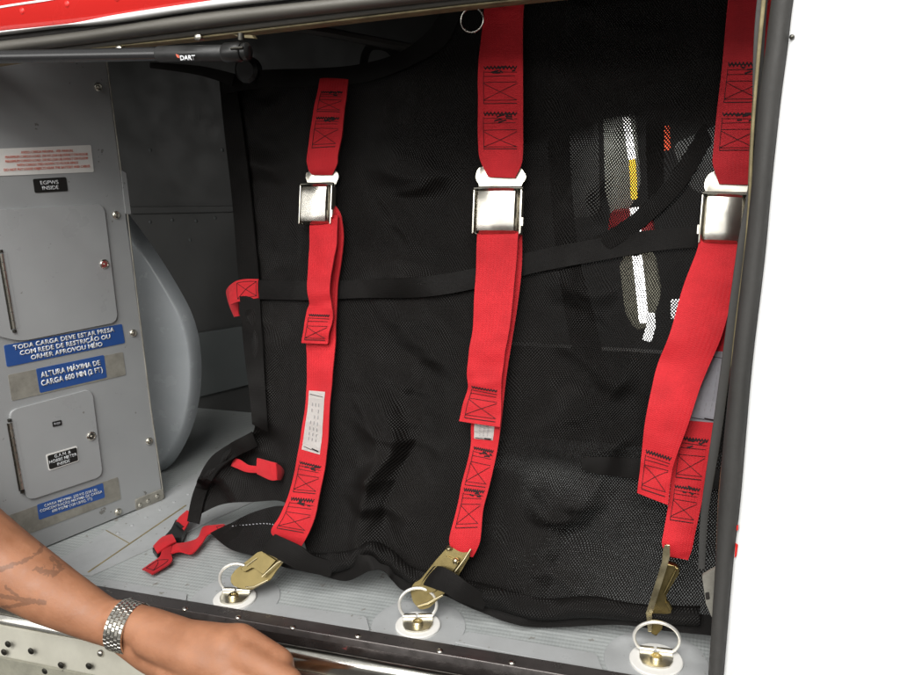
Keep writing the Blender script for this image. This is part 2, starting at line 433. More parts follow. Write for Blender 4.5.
# smooth floor sheets near the bulkhead, with seams
bm = newbm()
s1 = [fl(x, y, .0012) for x, y in ((60, 600), (58, 548), (135, 508), (330, 428), (420, 462), (240, 520), (180, 545), (110, 579))]
P1 = [fl(40, 572, .0016), fl(205, 467, .0016), fl(300, 440, .0016), fl(300, 480, .0016), fl(92, 575, .0016)]
prism(bm, P1, (0, 0, 1), .0014, .0004, 1)
o = struct(obj('floor_edge_strip', bm, FLOORS))
rivets('rivet', [(fl(118+t*112/8, 533-t*62/8, .0016), (0, 0, 1)) for t in range(9)], FLOORS, o, r=.0026, h=.0014)
bm = newbm()
def thinline(bm, a, b, w, z0, z1, fn=fl):
    A, B = V(a), V(b); d = (B-A).normalized(); s = d.cross(V((0, 0, 1))).normalized()*w/2
    prism(bm, [A-s, A+s, B+s, B-s], (0, 0, 1), z1-z0)
thinline(bm, fl(88, 572, .0022), fl(186, 505, .0022), .0022, 0, .002)
thinline(bm, fl(106, 530, .0022), fl(129, 543, .0022), .0013, 0, .002)
obj('seam', bm, TAN, o)
# walls, ceiling
bm = newbm()
yb = 1.32
for (x0, x1, z0, z1) in ((-1.6, -.30, 0, .75), (.22, .9, 0, .75), (-.30, .22, .66, .75), (-.30, .22, 0, .16)):
    box(bm, (x0, yb, z0), (x1, yb+.02, z1))
bw = struct(obj('back_wall', bm, WALL))
bm = newbm(); Y = vy(yb-.001)
prism(bm, quadp([(130, 207), (235, 206), (236, 212), (130, 214)], Y, .006), (0, -1, 0), .006, .001)
obj('stringer', bm, WALL, bw)
rivets('rivet', [(Y(x, y), (0, -1, 0)) for x, y in [(150, 222), (172, 220), (215, 218), (196, 221), (150, 150), (222, 150), (190, 240)]], WALL2, bw)
bm = newbm(); prism(bm, quadp([(190, 334), (244, 326), (252, 384), (196, 398)], Y, .01), (0, -1, 0), .01, .001)
obj('doubler_plate', bm, WALL2, bw)
bm = newbm(); box(bm, (-1.6, YD+.01, .70), (.9, 1.5, .72)); struct(obj('ceiling', bm, WALL))
# ceiling rib seen between net and door head
t = obj('ceiling_rib', (lambda b: tube(b, [vy(1.0)(270, 24), vy(1.0)(330, 33), vy(1.0)(430, 52)], .006, 8))(newbm()), DARKTR)
tag(t, 'thin dark rib running along the ceiling above the netting', 'ceiling rib')
bm = newbm(); box(bm, (.58, YD+.06, 0), (.60, 1.5, .75)); struct(obj('right_wall', bm, WALL))
bm = newbm(); box(bm, (-1.62, YD+.01, 0), (-1.6, 1.5, .72)); struct(obj('left_wall', bm, WALL))

# grey rounded housing behind the bulkhead
Yh = vy(1.06)
out = [(104, 196), (126, 210), (145, 235), (162, 260), (178, 286), (192, 312), (199, 335), (202, 362), (201, 392), (194, 425), (184, 447), (173, 464), (160, 474), (120, 490), (90, 300)]
pts = [Yh(x, y) for x, y in out]; c_ = V((-.9, .9, .2))
bm = newbm()
NR = 9; rings = []
cen = sum(pts, V())/len(pts)
for k in range(NR+1):
    a = k/NR*math.pi/2
    sh = 1-.10*(1-math.sin(a)); dep = -.024*(math.sin(math.pi/2-a))
    rings.append([bm.verts.new(cen+(p-cen)*sh+V((0, dep, 0))) for p in [V(q) for q in [V(w) for w in rnd(pts, .03, 3)]]])
rings.append([bm.verts.new(V((cen.x+(v.co.x-cen.x)*.84-.03, v.co.y+.05, cen.z+(v.co.z-cen.z)*.84))) for v in rings[-1]])
for A, B in zip(rings, rings[1:]):
    for j in range(len(A)): bm.faces.new((A[j], A[(j+1) % len(A)], B[(j+1) % len(A)], B[j]))
bm.faces.new(rings[0])
tag(obj('rounded_housing', bm, HOUS, None, 40), 'smooth glossy grey rounded housing standing behind the placarded grey panel', 'housing')

# ================================================================== BULKHEAD PANEL
base = fl(110, 521)
BK = thing('bulkhead_panel', base, 'grey equipment panel with blue placards and two access doors at left', 'panel')
A, B = fl(163, 500), bk(105, 55)
le = _a-BD*.25
topz = .70
bm = newbm()
ptop = V((B.x, B.y, B.z)); e = (B-A); top = A+e*(topz/e.z)
pts = [V((le.x, le.y, .002)), V((A.x, A.y, .002)), top, V((le.x, le.y, topz))]
prism(bm, pts, BN, .006, .0008)
# side return flange
pan = obj('panel_skin', bm, PANEL, BK)
bm = newbm()
ed = [(107, 62), (121, 170), (127, 210), (140, 320), (151, 410), (164, 498)]
P = [bk(x, y, .001) for x, y in ed]
tube(bm, P, .0010, 8); obj('worn_edge', bm, RESID, pan)
bm = newbm(); prism(bm, rnd(quadp([(121, 170), (126, 173), (131, 214), (126, 214)], bk, .002), .001), BN, .004)
obj('edge_clip', bm, PANEL, pan)
for x, y in [(98, 87), (116, 215), (133, 333), (149, 441), (118, 512)]:
    q = bk(x, y, .0005); bm = newbm()
    lathe(bm, q, BN, [(.0052, -.0003), (.0052, .0012), (.004, .0022), (.0022, .0016), (.0018, .0026), (0, .003)], 16)
    obj('screw', bm, STEEL_P, BK)
bm = newbm(); prism(bm, rnd(quadp([(136, 500), (163, 489), (164, 499), (137, 511)], bk, .003), .003), BN, .0035, .0008)
fo = obj('foot_bracket', bm, RESID, BK)
rivets('rivet', [(bk(x, y, .003), BN) for x, y in [(140, 505), (157, 496), (148, 501)]], STEEL_P, fo, r=.0034, h=.002)

def adoor(quad, hinge, latch, label, r=.012):
    bm = newbm(); prism(bm, rnd(quadp(quad, bk, .0032), r), BN, .0032, .0009)
    d = obj('access_door', bm, DOORP, BK, None, label)
    (ax, ay), (bx, by) = hinge
    bm = newbm(); k = 9
    for i in range(k):
        a = bk(ax+(bx-ax)*i/k, ay+(by-ay)*i/k, .003); b = bk(ax+(bx-ax)*(i+.9)/k, ay+(by-ay)*(i+.9)/k, .003)
        tube(bm, [a, b], .0024, 10)
    a, b = bk(ax, ay, .0035), bk(bx, by, .0035)
    h = obj('hinge', bm, STEEL_P, d)
    bm = newbm(); s = .0034
    prism(bm, [a-BD*.001, a+BD*s*2, b+BD*s*2, b-BD*.001], BN, .002); obj('hinge_leaf', bm, DOORP, d)
    bm = newbm(); tube(bm, [a-BD*.003, b-BD*.003], .0009, 6)
    lathe(bm, a+V((0, 0, .002)), V((0, 0, 1)), [(0, 0), (.0024, 0), (.0024, .003), (0, .003)], 10)
    lathe(bm, b-V((0, 0, .004)), V((0, 0, 1)), [(0, 0), (.0024, 0), (.0024, .003), (0, .003)], 10)
    obj('hinge_pin', bm, STEEL_D, d)
    bm = newbm(); c = bk(*latch, .0032)
    lathe(bm, c, BN, [(.0062, -.0002), (.0062, .0012), (.0048, .0022), (.0044, .0012), (.0012, .0012), (.001, .0036), (0, .0036)], 18)
    obj('latch', bm, STEEL, d)
    return d
d1 = adoor([(-40, 212), (104, 204), (118, 322), (22, 341), (4, 338), (-40, 320)], ((1, 254), (14, 329)), (104, 264), 'upper grey access door with a long hinge', .010)
d2 = adoor([(9, 411), (92, 389), (103, 476), (27, 501)], ((10, 423), (22, 490)), (91, 436), 'lower grey access door carrying a black placard', .010)

def decal(name, quad, M, label=None, off=.0008, fn=bk, n=BN, r=.002, parent=BK, th=.0009):
    bm = newbm(); prism(bm, rnd(quadp(quad, fn, off), r, 3), n, th); return obj(name, bm, M, parent, None, label)
decal('adhesive_patch', [(8, 375), (123, 352), (126, 375), (12, 401)], RESID, None, .0006)
decal('adhesive_patch', [(-4, 520), (118, 477), (121, 499), (0, 545)], RESID, None, .0006)
d = decal('placard', [(-6, 149), (91, 145), (94, 172), (-3, 176)], WDECAL, 'white placard with five lines of red lettering')
text('lettering', 'AVISO: CARGA MÁXIMA - VER MANUAL\nMAXIMUM CARGO LOAD: 250 KG (550 LB) EVENLY ON FLOOR\nMAXIMUM CARGO LOAD: 250 KG (550 LB) EVENLY ON FLOOR\nWITH CARGO TIED DOWN TO FLOOR RINGS\nDO NOT PUT LOOSE OBJECTS NEAR THE BATTERY AND CABLES', [(3, 151), (89, 148), (90, 168), (4, 172)], bk, .0013, REDINK, d, .0, 1.15)
d = decal('placard', [(33, 179), (66, 177), (68, 191), (35, 193)], BLACKP, 'small black placard reading EGPWS INSIDE')
text('lettering', 'EGPWS\nINSIDE', [(40, 181), (58, 180), (60, 189), (42, 190)], bk, .0013, WHITE, d, .01)
d = decal('placard', [(4, 345.5), (122, 324), (125, 343), (7, 367)], BLUE, 'wide blue placard with three lines of white lettering')
text('lettering', 'TODA CARGA DEVE ESTAR PRESA\nCOM REDE DE RESTRIÇÃO OU\nORHER APROVOU MÉIO', [(13, 345.5), (114, 327), (116.5, 343.5), (15.5, 363)], bk, .0013, WHITE, d, .032, 1.02)
d = decal('placard', [(36, 369), (104, 355), (107, 377.5), (40, 393)], BLUE, 'blue placard below, reading of a maximum load height of 600 mm')
text('lettering', 'ALTURA MÁXIMA DE\nCARGA 600 MM (2 FT)', [(39, 371), (100.5, 358.5), (103.5, 373), (42, 388)], bk, .0013, WHITE, d, .032, 1.05)
bm = newbm(); 
d = decal('placard', [(37, 505), (103, 483), (105, 497.5), (39, 520)], BLUE, 'lowest blue placard, with three lines of small white lettering')
text('lettering', 'CARGA MÁXIMA: 250 KG (550 LB)\nCONCENTRAÇÃO MÁXIMA DE CARGA\n600 KG/M² (120 LB/SQ. FT)', [(39, 505.5), (101.5, 486), (103, 497), (41, 517)], bk, .0013, WHITE, d, .006, 1.0)
d = decal('placard', [(46, 455), (77, 446), (79, 461), (49, 471)], WDECAL, 'black placard with a white border on the lower door', .004, parent=d2)
b2 = decal('placard_face', [(47.5, 456), (76.6, 447.4), (78.2, 460.3), (49.6, 469.6)], BLACKP, None, .0046, parent=d)
text('lettering', 'G.A.N. &\nHOBBS METER\nINSIDE', [(48.5, 456.5), (76.5, 448.5), (77.5, 459.5), (50, 468.5)], bk, .0052, WHITE, b2, .008)
d = decal('placard', [(52.5, 422), (61.5, 420), (62, 425), (53, 427)], BLACKP, 'tiny dark stamp above the black placard', .004, parent=d2, r=.001)
text('lettering', 'INSP', [(54, 423), (60.5, 421.7), (61, 424), (54.5, 425.3)], bk, .0047, GREYINK, d, .02)

# ================================================================== DOOR HEAD (top of the opening)
HD = thing('door_head', dr(230, 35), 'red painted fuselage skin above the opening, with white stripe and scuffed rubber seal', 'fuselage')
def strip(name, topl, botl, off, th, M, parent, bev=.001, n=(0, -1, 0), label=None, sub=4, fn=None):
    fn = fn or dr
    T = cr([list(q) for q in topl], sub); B_ = cr([list(q) for q in botl], sub)
    n = V(n); bm = newbm(); k = len(T)
    rows = []
    for i in range(k):
        a, b = fn(*T[i], off), fn(*B_[i], off)
        rows.append([bm.verts.new(p) for p in (a-n*th, a-n*bev, a+(b-a).normalized()*min(bev, (b-a).length*.3), b+(a-b).normalized()*min(bev, (b-a).length*.3), b-n*bev, b-n*th)])
    for i in range(k-1):
        for j in range(6): bm.faces.new((rows[i][j], rows[i][(j+1) % 6], rows[i+1][(j+1) % 6], rows[i+1][j]))
    bm.faces.new(rows[0]); bm.faces.new(rows[-1][::-1])
    return obj(name, bm, M, parent, 50, label)
def bead(name, topl, botl, off, rad, M, parent, fn=None, sub=4):
    """a half-round seal between two edges"""
    fn = fn or dr; T = cr([list(q) for q in topl], sub); B_ = cr([list(q) for q in botl], sub); bm = newbm(); rows = []
    for t, b in zip(T, B_):
        A, B2 = fn(*t, off), fn(*b, off); r = []
        for j in range(9):
            a = math.pi*j/8; u = .5-.5*math.cos(a); r.append(bm.verts.new(A.lerp(B2, u)+V((0, -rad*math.sin(a), 0))))
        r.append(bm.verts.new(B2+V((0, .012, 0)))); r.append(bm.verts.new(A+V((0, .012, 0)))); rows.append(r)
    for r, s in zip(rows, rows[1:]):
        for j in range(11): bm.faces.new((r[j], r[(j+1) % 11], s[(j+1) % 11], s[j]))
    bm.faces.new(rows[0]); bm.faces.new(rows[-1][::-1]); return obj(name, bm, M, parent, 60)
skin = strip('red_skin', [(-80, -60), (0, -75), (90, -90), (200, -110), (330, -120)], [(-80, 38), (0, 29.5), (90, 20), (200, 3), (330, -15)], .022, .02, REDP, HD, .004)
strip('white_stripe', [(-80, 21), (0, 6), (45, -1), (120, -14)], [(-80, 24), (0, 8.2), (47, 1), (120, -12)], .0226, .0003, WHITEP, skin, .0001)
rivets('rivet', [(dr(x, y, .022), (0, -1, 0)) for x, y in [(22, 11), (67, 4), (117, -2)]], REDP, skin, 60, r=.0032, h=.0012)
bead('white_edge_trim', [(-80, 41), (0, 31), (60, 25), (85, 21), (120, 14), (200, 2), (300, -12), (420, -30)], [(-80, 43), (0, 34), (60, 26.5), (85, 25), (120, 21), (200, 9), (300, -3), (420, -18)], .020, .004, WHITEP, HD)
strip('trim_shadow_gap', [(-80, 42), (0, 33), (85, 24), (200, 8), (300, -4), (460, -24)], [(-80, 54), (0, 44), (85, 33), (200, 15), (300, 4), (460, -14)], .010, .010, DARKTR, HD)
bead('rubber_seal', [(-80, 52), (0, 41), (85, 30.5), (200, 13), (300, 2), (460, -16), (620, -32)], [(-80, 66), (0, 54), (85, 43), (200, 28), (300, 16), (460, -2), (620, -18)], .012, .009, RUBH, HD)
strip('inner_channel', [(-80, 64), (0, 52), (85, 42), (200, 27), (300, 15), (460, -3), (620, -20)], [(-80, 73), (0, 62), (85, 49), (200, 35), (300, 23), (460, 4), (620, -12)], .004, .02, RUBH, HD, .0015)
strip('primer_edge', [(-80, 73), (60, 52), (120, 45), (200, 36), (300, 24), (460, 5), (620, -12)], [(-80, 74.5), (60, 53.5), (120, 46.5), (200, 38), (300, 26), (460, 7), (620, -10)], .003, .03, TAN, HD, .0004)
strip('upper_lining', [(-80, 30), (200, 0), (460, -30), (760, -60)], [(-80, 72), (200, 34), (460, 3), (760, -34)], -.02, .03, DARKTR, HD, .001)
for x, y in [(198, 37), (119, 49)]:
    bm = newbm(); lathe(bm, dr(x, y, .006), (0, -1, 0), [(.0035, -.006), (.0035, .001), (.002, .002), (0, .002)], 10)
    obj('bolt', bm, STEEL_P, HD, 40)
# small tan bracket above the strut end
bm = newbm(); prism(bm, quadp([(232, 34.5), (252, 35), (254, 38.5), (240, 37.5)], dr, .003), (0, -1, 0), .006, .0004); obj('bracket', bm, TAN, HD)

# ================================================================== RIGHT JAMB + WHITE SKIN
JM = thing('door_jamb', dr(718, 672), 'white fuselage skin right of the opening, edged by a dark grey rubber seal', 'fuselage')
Rx = [(806, -60), (794, 0), (788, 50), (781, 103), (772, 187), (765, 262), (752, 372), (741, 500), (734, 560), (727, 640), (722, 700)]
Lx = [(782, -60), (772, 0), (766, 50), (760, 95), (755, 150), (747, 235), (731, 372), (719, 500), (716, 560), (711, 640), (707, 700)]
strip('white_skin', [(x, y) for x, y in Rx], [(x+500, y) for x, y in Rx], .018, .02, WHITEP, JM, .003)
def shift(l, dx): return [(x+dx, y) for x, y in l]
bead('rubber_seal', Lx, shift(Rx, 0), .008, .013, RUB, JM)
for q in ([(736.5, 526), (738.5, 525), (738, 530), (736.5, 531)], [(735.5, 543), (738, 545), (736.5, 556), (734.5, 558)]):
    bm = newbm(); prism(bm, quadp(q, dr, .0184), (0, -1, 0), .0006); obj('red_paint_chip', bm, REDP, JM)
strip('primer_edge', [(770, -60), (762, 0), (752, 120), (746, 235), (733, 345), (727, 425), (719, 497), (716, 560)], [(774, -60), (766, 0), (755, 120), (749, 235), (736, 345), (730, 425), (722, 497), (719, 560)], .0, .02, TAN, JM, .0004)
strip('inner_flange', [(766, -60), (757, 0), (753, 60), (752, 150), (747, 193), (740, 230), (734, 270), (713, 425), (701, 510), (698, 569)], [(778, -60), (768, 0), (764, 60), (759, 150), (755, 193), (750, 230), (743, 270), (723, 425), (709, 510), (705, 569)], -.008, .003, RUB, JM, .0005)
bm = newbm(); prism(bm, rnd(quadp([(702, 576), (716, 568), (712, 618), (706, 604)], dr, -.006), .002), (0, -1, 0), .004, .0006); obj('lower_bracket', bm, RESID, JM)
bm = newbm(); prism(bm, rnd(quadp([(705, 593), (709, 592), (710, 599), (706, 600)], dr, -.0055), .001), (0, -1, 0), .002); obj('bracket_slot', bm, DARKTR, JM)
bm = newbm(); rivet(bm, dr(792, 37, .018), (0, -1, 0), .002, .003); obj('bolt', bm, STEEL_D, JM)

# ================================================================== SILL
SL = thing('door_sill', V((-.2, YD, 0)), 'riveted metal door sill with polished strip and cream skin below', 'sill')
sa, sb = fl(190, 604), fl(560, 666)
sd = (sb-sa); sd.z = 0; sd.normalize(); sn = V((sd.y, -sd.x, 0))      # toward the viewer
def sp(x, w, z): q = sa+sd*x+sn*w; return V((q.x, q.y, z))
def sweep(name, prof, M, x0=-1.0, x1=.62, parent=SL, sm=40):
    bm = newbm(); A = [bm.verts.new(sp(x0, w, z)) for w, z in prof]
    k = 24; prev = A; n = len(prof)
    bm.faces.new(A)
    for i in range(1, k+1):
        x = x0+(x1-x0)*i/k; B_ = [bm.verts.new(sp(x, w, z)) for w, z in prof]
        for j in range(n): bm.faces.new((prev[j], prev[(j+1) % n], B_[(j+1) % n], B_[j]))
        prev = B_
    bm.faces.new(prev[::-1]); return obj(name, bm, M, parent, sm)
sweep('sill_rail', [(0, -.02), (0, .0035), (.0008, .0045), (.0178, .004), (.0186, .003), (.0186, -.02)], SILLM)
sweep('sill_face', [(.0188, -.045), (.0188, -.004), (.022, -.010), (.024, -.022), (.024, -.045)], SILLF)
pr = [(.0245, -.05)]+[(.0245+.011*math.sin(a), -.0215+.010*math.cos(a)) for a in [math.radians(q) for q in (-0, 25, 50, 75, 100)]]+[(.0345, -.030), (.034, -.05)]
sweep('polished_strip', pr, CHROME)
sweep('lower_channel', [(.034, -.09), (.0346, -.034), (.038, -.037), (.040, -.042), (.041, -.046), (.041, -.09)], CHROME)
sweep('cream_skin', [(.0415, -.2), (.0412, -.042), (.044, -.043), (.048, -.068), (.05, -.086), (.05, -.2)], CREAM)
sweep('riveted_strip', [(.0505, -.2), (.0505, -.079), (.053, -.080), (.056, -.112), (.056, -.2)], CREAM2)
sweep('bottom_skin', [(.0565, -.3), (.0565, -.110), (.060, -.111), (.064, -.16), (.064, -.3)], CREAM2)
for px_, py_ in [(238, 617.5), (293, 627.5), (358, 636), (440, 651), (512, 662.5), (185, 609), (130, 600), (70, 590), (20, 582)]:
    rivets('rail_rivet', [(fl(px_, py_, .0045), (0, 0, 1))], STEEL, SL, 50, r=.0036, h=.0022)
bm = newbm()
for px_, py_ in [(101, 653)]: rivet(bm, onp(px_, py_, sp(0, .0455, -.05), sn), sn, .0045, .004)
obj('cream_skin_rivet', bm, STEEL, SL, 50)
for px_, py_ in [(7, 645), (3, 653), (30, 652), (60, 666), (88, 667), (44, 672)]:
    q = onp(px_, py_, sp(0, .0545, -.09), sn); bm = newbm(); lathe(bm, q-sn*.002, sn, [(.0042, 0), (.0040, .0012), (.0022, .0022), (0, .0022)], 12)
    obj('strip_rivet', bm, STEEL_D, SL, 50)
# hull body under the hold closes the view below
bm = newbm(); box(bm, (-1.6, YD+.01, -.3), (.75, 1.5, -.031)); struct(obj('underfloor', bm, WALL))

# thin plates let into the floor by the rail
for k, q in enumerate([[(100, 588), (106, 579), (187, 593), (186, 603)], [(246, 613), (265, 602.5), (366, 616.5), (370, 630)], [(454, 642), (467, 631.5), (596, 653.5), (604, 672)]]):
    bm = newbm(); prism(bm, rnd([fl(x, y, .0022) for x, y in q], .003, 3), (0, 0, 1), .002, .0006)
    t = obj('scuff_plate', bm, FLOORS)
    tag(t, ['thin grey floor plate beside the forearm and watch', 'thin grey floor plate between the left and middle tie-down rings', 'thin grey floor plate left of the right tie-down ring'][k], 'floor plate', 'plates let into the floor along the sill')

# ================================================================== TIE-DOWN RINGS
def anchor(cpx, cpy, disk_r, ringc, ang, tilt, label, rr=.0205):
    c = fl(cpx, cpy, 0)
    t = thing('tie_down_ring', c, label, 'tie-down ring', 'tie-down rings set in the floor')
    bm = newbm(); lathe(bm, c, (0, 0, 1), [(.052, .0002), (.0515, .0009), (.046, .0013), (.040, .0008), (.034, .0006), (0, .0006)], 40)
    for v in bm.verts:
        e = (v.co-sa).dot(sn)
        if e > -.0006: v.co -= sn*(e+.0006)
    obj('floor_dish', bm, FLOORS, t, 30)
    bm = newbm(); lathe(bm, c, (0, 0, 1), [(disk_r, .0006), (disk_r, .003), (disk_r-.001, .0038), (disk_r*.62, .0042), (disk_r*.58, .003), (0, .003)], 36); obj('washer_plate', bm, WDECAL, t, 35)
    fr = Matrix.Rotation(ang, 3, 'Z')
    def lp(x, y, z): return c+fr @ V((x, y, z))
    bm = newbm()
    pts = [lp(x, y, .0062) for x, y in ((-.0165, .008), (.0165, .008), (.0165, -.004), (.013, -.0125), (.005, -.0165), (-.005, -.0165), (-.013, -.0125), (-.0165, -.004))]
    prism(bm, rnd(pts, .003, 3), (0, 0, 1), .0025, .0006); br = obj('bracket', bm, STEEL_P, t)
    for a, b in ((-.016, -.0025), (.0005, .016)):
        bm = newbm(); tube(bm, [lp(a, .0095, .0068), lp(b, .0095, .0068)], .0036, 12); obj('bracket_knuckle', bm, STEEL_P, t, 40)
    bm = newbm(); lathe(bm, lp(0, -.004, .0062), (0, 0, 1), [(.0062, 0), (.0062, .003), (.005, .0042), (.0024, .0042), (.002, .0032), (0, .0032)], 6*3)
    obj('bolt', bm, GOLD_L, t, 30)
    # ring: D of round bar hinged in the knuckle
    ct, st = math.cos(tilt), math.sin(tilt); bm = newbm(); P = []
    for k in range(41):
        a = math.radians(-48)+math.radians(276)*k/40
        x = rr*math.cos(a); h = (rr*math.sin(a)+rr*math.sin(math.radians(48)))*.88
        P.append(lp(x, .0095+h*st, .0068+h*ct))
    P = [lp(.004, .0095, .0068)]+P+[lp(-.004, .0095, .0068)]
    tube(bm, P, .0018, 10); obj('ring', bm, RINGM, t, 60)
    return t
A1 = anchor(235, 600, .0245, None, math.radians(12), math.radians(12), 'left tie-down ring, its round ring standing up from a white washer')
A2 = anchor(418, 627, .0245, None, math.radians(16), math.radians(14), 'middle tie-down ring, hooked under the centre red strap')
A3 = anchor(656, 662, .0265, None, math.radians(4), math.radians(-4), 'right tie-down ring nearest the white skin', .0225)

# ================================================================== CARGO NET
NT = thing('cargo_net', V((-.15, .82, .0)), 'black mesh cargo net with webbing edges hanging across the hold', 'cargo net')
topb = [(222, 82), (250, 73), (330, 70), (362, 66), (392, 60), (418, 45), (436, 28), (452, 2), (490, -30), (560, -50), (660, -60), (790, -70)]
leftb = [(222, 82), (227, 130), (235, 200), (241, 280), (247, 350), (254, 410), (250, 436), (211, 458), (194, 492), (189, 521)]
botb = [(189, 521), (220, 505), (253, 502), (286, 503), (300, 530), (315, 568), (346, 578), (372, 566), (390, 572), (404, 589), (440, 594), (474, 609), (532, 624), (617, 622), (665, 627), (745, 634)]
rightb = [(790, -70), (782, 100), (770, 250), (760, 400), (745, 634)]
def param(l, n):
    R = cr([list(q) for q in l], 8); d = [0]
    for a, b in zip(R, R[1:]): d.append(d[-1]+math.dist(a, b))
    out = []
    for i in range(n+1):
        s = d[-1]*i/n; j = 0
        while j < len(d)-2 and d[j+1] < s: j += 1
        t = (s-d[j])/max(1e-9, d[j+1]-d[j]); out.append((R[j][0]+(R[j+1][0]-R[j][0])*t, R[j][1]+(R[j+1][1]-R[j][1])*t))
    return out
NU, NV = 170, 150
T, B_, Lf, Rg = param(topb, NU), param(botb, NU), param(leftb, NV), param(rightb, NV)
bm = newbm(); G = []
for j in range(NV+1):
    v = j/NV; row = []
    for i in range(NU+1):
        u = i/NU
        q = [(1-v)*T[i][k]+v*B_[i][k]+(1-u)*Lf[j][k]+u*Rg[j][k]-((1-u)*(1-v)*T[0][k]+u*(1-v)*T[-1][k]+(1-u)*v*B_[0][k]+u*v*B_[-1][k]) for k in (0, 1)]
        row.append(bm.verts.new(sheet(q[0], q[1], 0)))
    G.append(row)
for a, b in zip(G, G[1:]):
    for i in range(NU): bm.faces.new((a[i], a[i+1], b[i+1], b[i]))
obj('mesh_panel', bm, NET, NT, 180)
def band(name, rows, M=BLK, parent=NT, off=.0065, th=.0016, wr=1, label=None, sub=9, sm=None):
    rows = [tuple(r)+((off,) if len(r) == 4 else ()) for r in rows]
    rb = Ribbon(rows, (sheet if wr else smooth_sheet), th, sub)
    return obj(name, rb.mesh(), M, parent, 45, label), rb
# webbing edges and cross bands (rows: left/upper edge point, right/lower edge point)
band('edge_webbing', [(219, 80, 236, 84), (224, 130, 243, 132), (232, 200, 251, 200), (238, 275, 258, 275), (243, 340, 262, 340), (250, 400, 266, 400), (252, 424, 268, 432)])
band('top_webbing', [(222, 76, 224, 94), (260, 70, 262, 88), (320, 68, 322, 86), (360, 64, 366, 82), (400, 52, 410, 66), (430, 28, 446, 44), (448, -4, 464, 4)])
band('cross_webbing', [(257, 280, 257, 299), (310, 281, 310, 300), (360, 280, 362, 298), (420, 277, 423, 297), (475, 268, 478, 288), (530, 252, 534, 273), (600, 238, 603, 260), (660, 229, 664, 250), (740, 224, 742, 244)])
band('cross_webbing', [(582, 458, 582, 470), (604, 457, 602, 475), (650, 460, 648, 480), (720, 470, 718, 490)])
band('hem_webbing', [(210, 533, 231, 523), (230, 549, 251, 529), (257, 557, 270, 536), (283, 567, 292, 546), (316, 574, 320, 555), (346, 581, 346, 562), (370, 571, 364, 551), (384, 571, 384, 553), (402, 590, 408, 572), (425, 591, 425, 575), (448, 597, 452, 578), (478, 611, 484, 590), (530, 627, 534, 607), (617, 625, 617, 606), (665, 631, 665, 610), (735, 638, 735, 618)], off=.005)
rb = Ribbon([(229, 524, 212, 535, .004), (251, 513, 234, 550, .006), (276, 506, 258, 556, .006), (292, 508, 280, 562, .003), (302, 515, 297, 566, -.004)], sheet, .0016, 6, 10)
fp = obj('hem_flap', rb.mesh(), DENSE, NT, 45)
bm = newbm()
for k in range(16): rb.line(bm, [(.30+.012*k*.4, .12+.035*k), (.31+.012*k*.4, .12+.035*k+.018)], .001)
obj('stitching', bm, GREYINK, fp)
band('corner_webbing', [(252, 432, 258, 446, .006), (212, 456, 222, 466, .006), (194, 490, 206, 494, .006), (187, 521, 199, 524, .006)])
band('fold', [(704, 122, 712, 142, .006), (672, 172, 684, 188, .008), (642, 206, 652, 220, .007), (612, 228, 622, 242, .006), (580, 244, 590, 260, .005), (552, 262, 556, 270, .003), (538, 270, 540, 273, -.002)], DENSE)
band('fold', [(545, 60, 572, 60, -.012), (548, 150, 570, 150, -.012), (556, 250, 578, 250, -.012), (570, 340, 600, 340, -.012), (590, 420, 618, 425, -.012)], DENSE)
band('fold', [(650, 40, 668, 40, -.012), (646, 130, 664, 130, -.012), (648, 200, 664, 200, -.012)], DENSE)
rb = Ribbon([(300, 552, 306, 570, .012), (325, 553, 328, 573, .010), (350, 550, 350, 568, .006), (372, 541, 368, 556, .010), (392, 550, 388, 570, .006), (410, 566, 408, 582, .008), (440, 574, 438, 592, .004), (490, 585, 484, 606, .010), (540, 598, 536, 620, .006), (590, 596, 588, 618, .012), (640, 604, 640, 622, .006), (700, 606, 700, 626, .010)], smooth_sheet, .002, 8, 8, .006, .006, 4.0)
obj('bunched_netting', rb.mesh(), DENSE, NT, 60)
# top loop of black webbing and fittings at the top edge
bm = newbm(); q = vy(1.0)
P = [q(x, y) for x, y in ((362, 66), (364, 52), (372, 43), (388, 43), (400, 50), (412, 55))]
rbx = Ribbon([(359, 68, 366, 70, 0), (362, 52, 369, 55, 0), (371, 41, 374, 50, 0), (388, 42, 386, 52, 0), (402, 52, 396, 62, 0)], q, .002)
obj('top_loop', rbx.mesh(), BLK, NT, 45)
rbx = Ribbon([(405, 62, 418, 68, 0), (428, 40, 442, 50, 0), (445, 12, 462, 18, 0), (455, -10, 470, -6, 0)], q, .002)
obj('top_loop', rbx.mesh(), BLK, NT, 45)
bm = newbm(); c = vy(.93)(472, 20); P = []
for k in range(24):
    a = 2*math.pi*k/24; P.append(c+V((.0125*math.cos(a), .002*math.sin(a), .0125*math.sin(a))))
tube(bm, P, .0011, 8, True); obj('split_ring', bm, STEEL, NT, 60)
bm = newbm(); lathe(bm, vy(.99)(247, 70), (0, -1, 0), [(.016, -.01), (.016, .002), (.012, .006), (0, .006)], 14); obj('grommet', bm, PLASTIC, NT, 30)
# arm strip running from the net corner to the strut side
rbx = Ribbon([(150, 62, 150, 68, 0), (200, 66, 198, 75, 0), (235, 74, 232, 86, 0)], vy(1.0), .002); obj('corner_strap', rbx.mesh(), BLK, NT, 45)
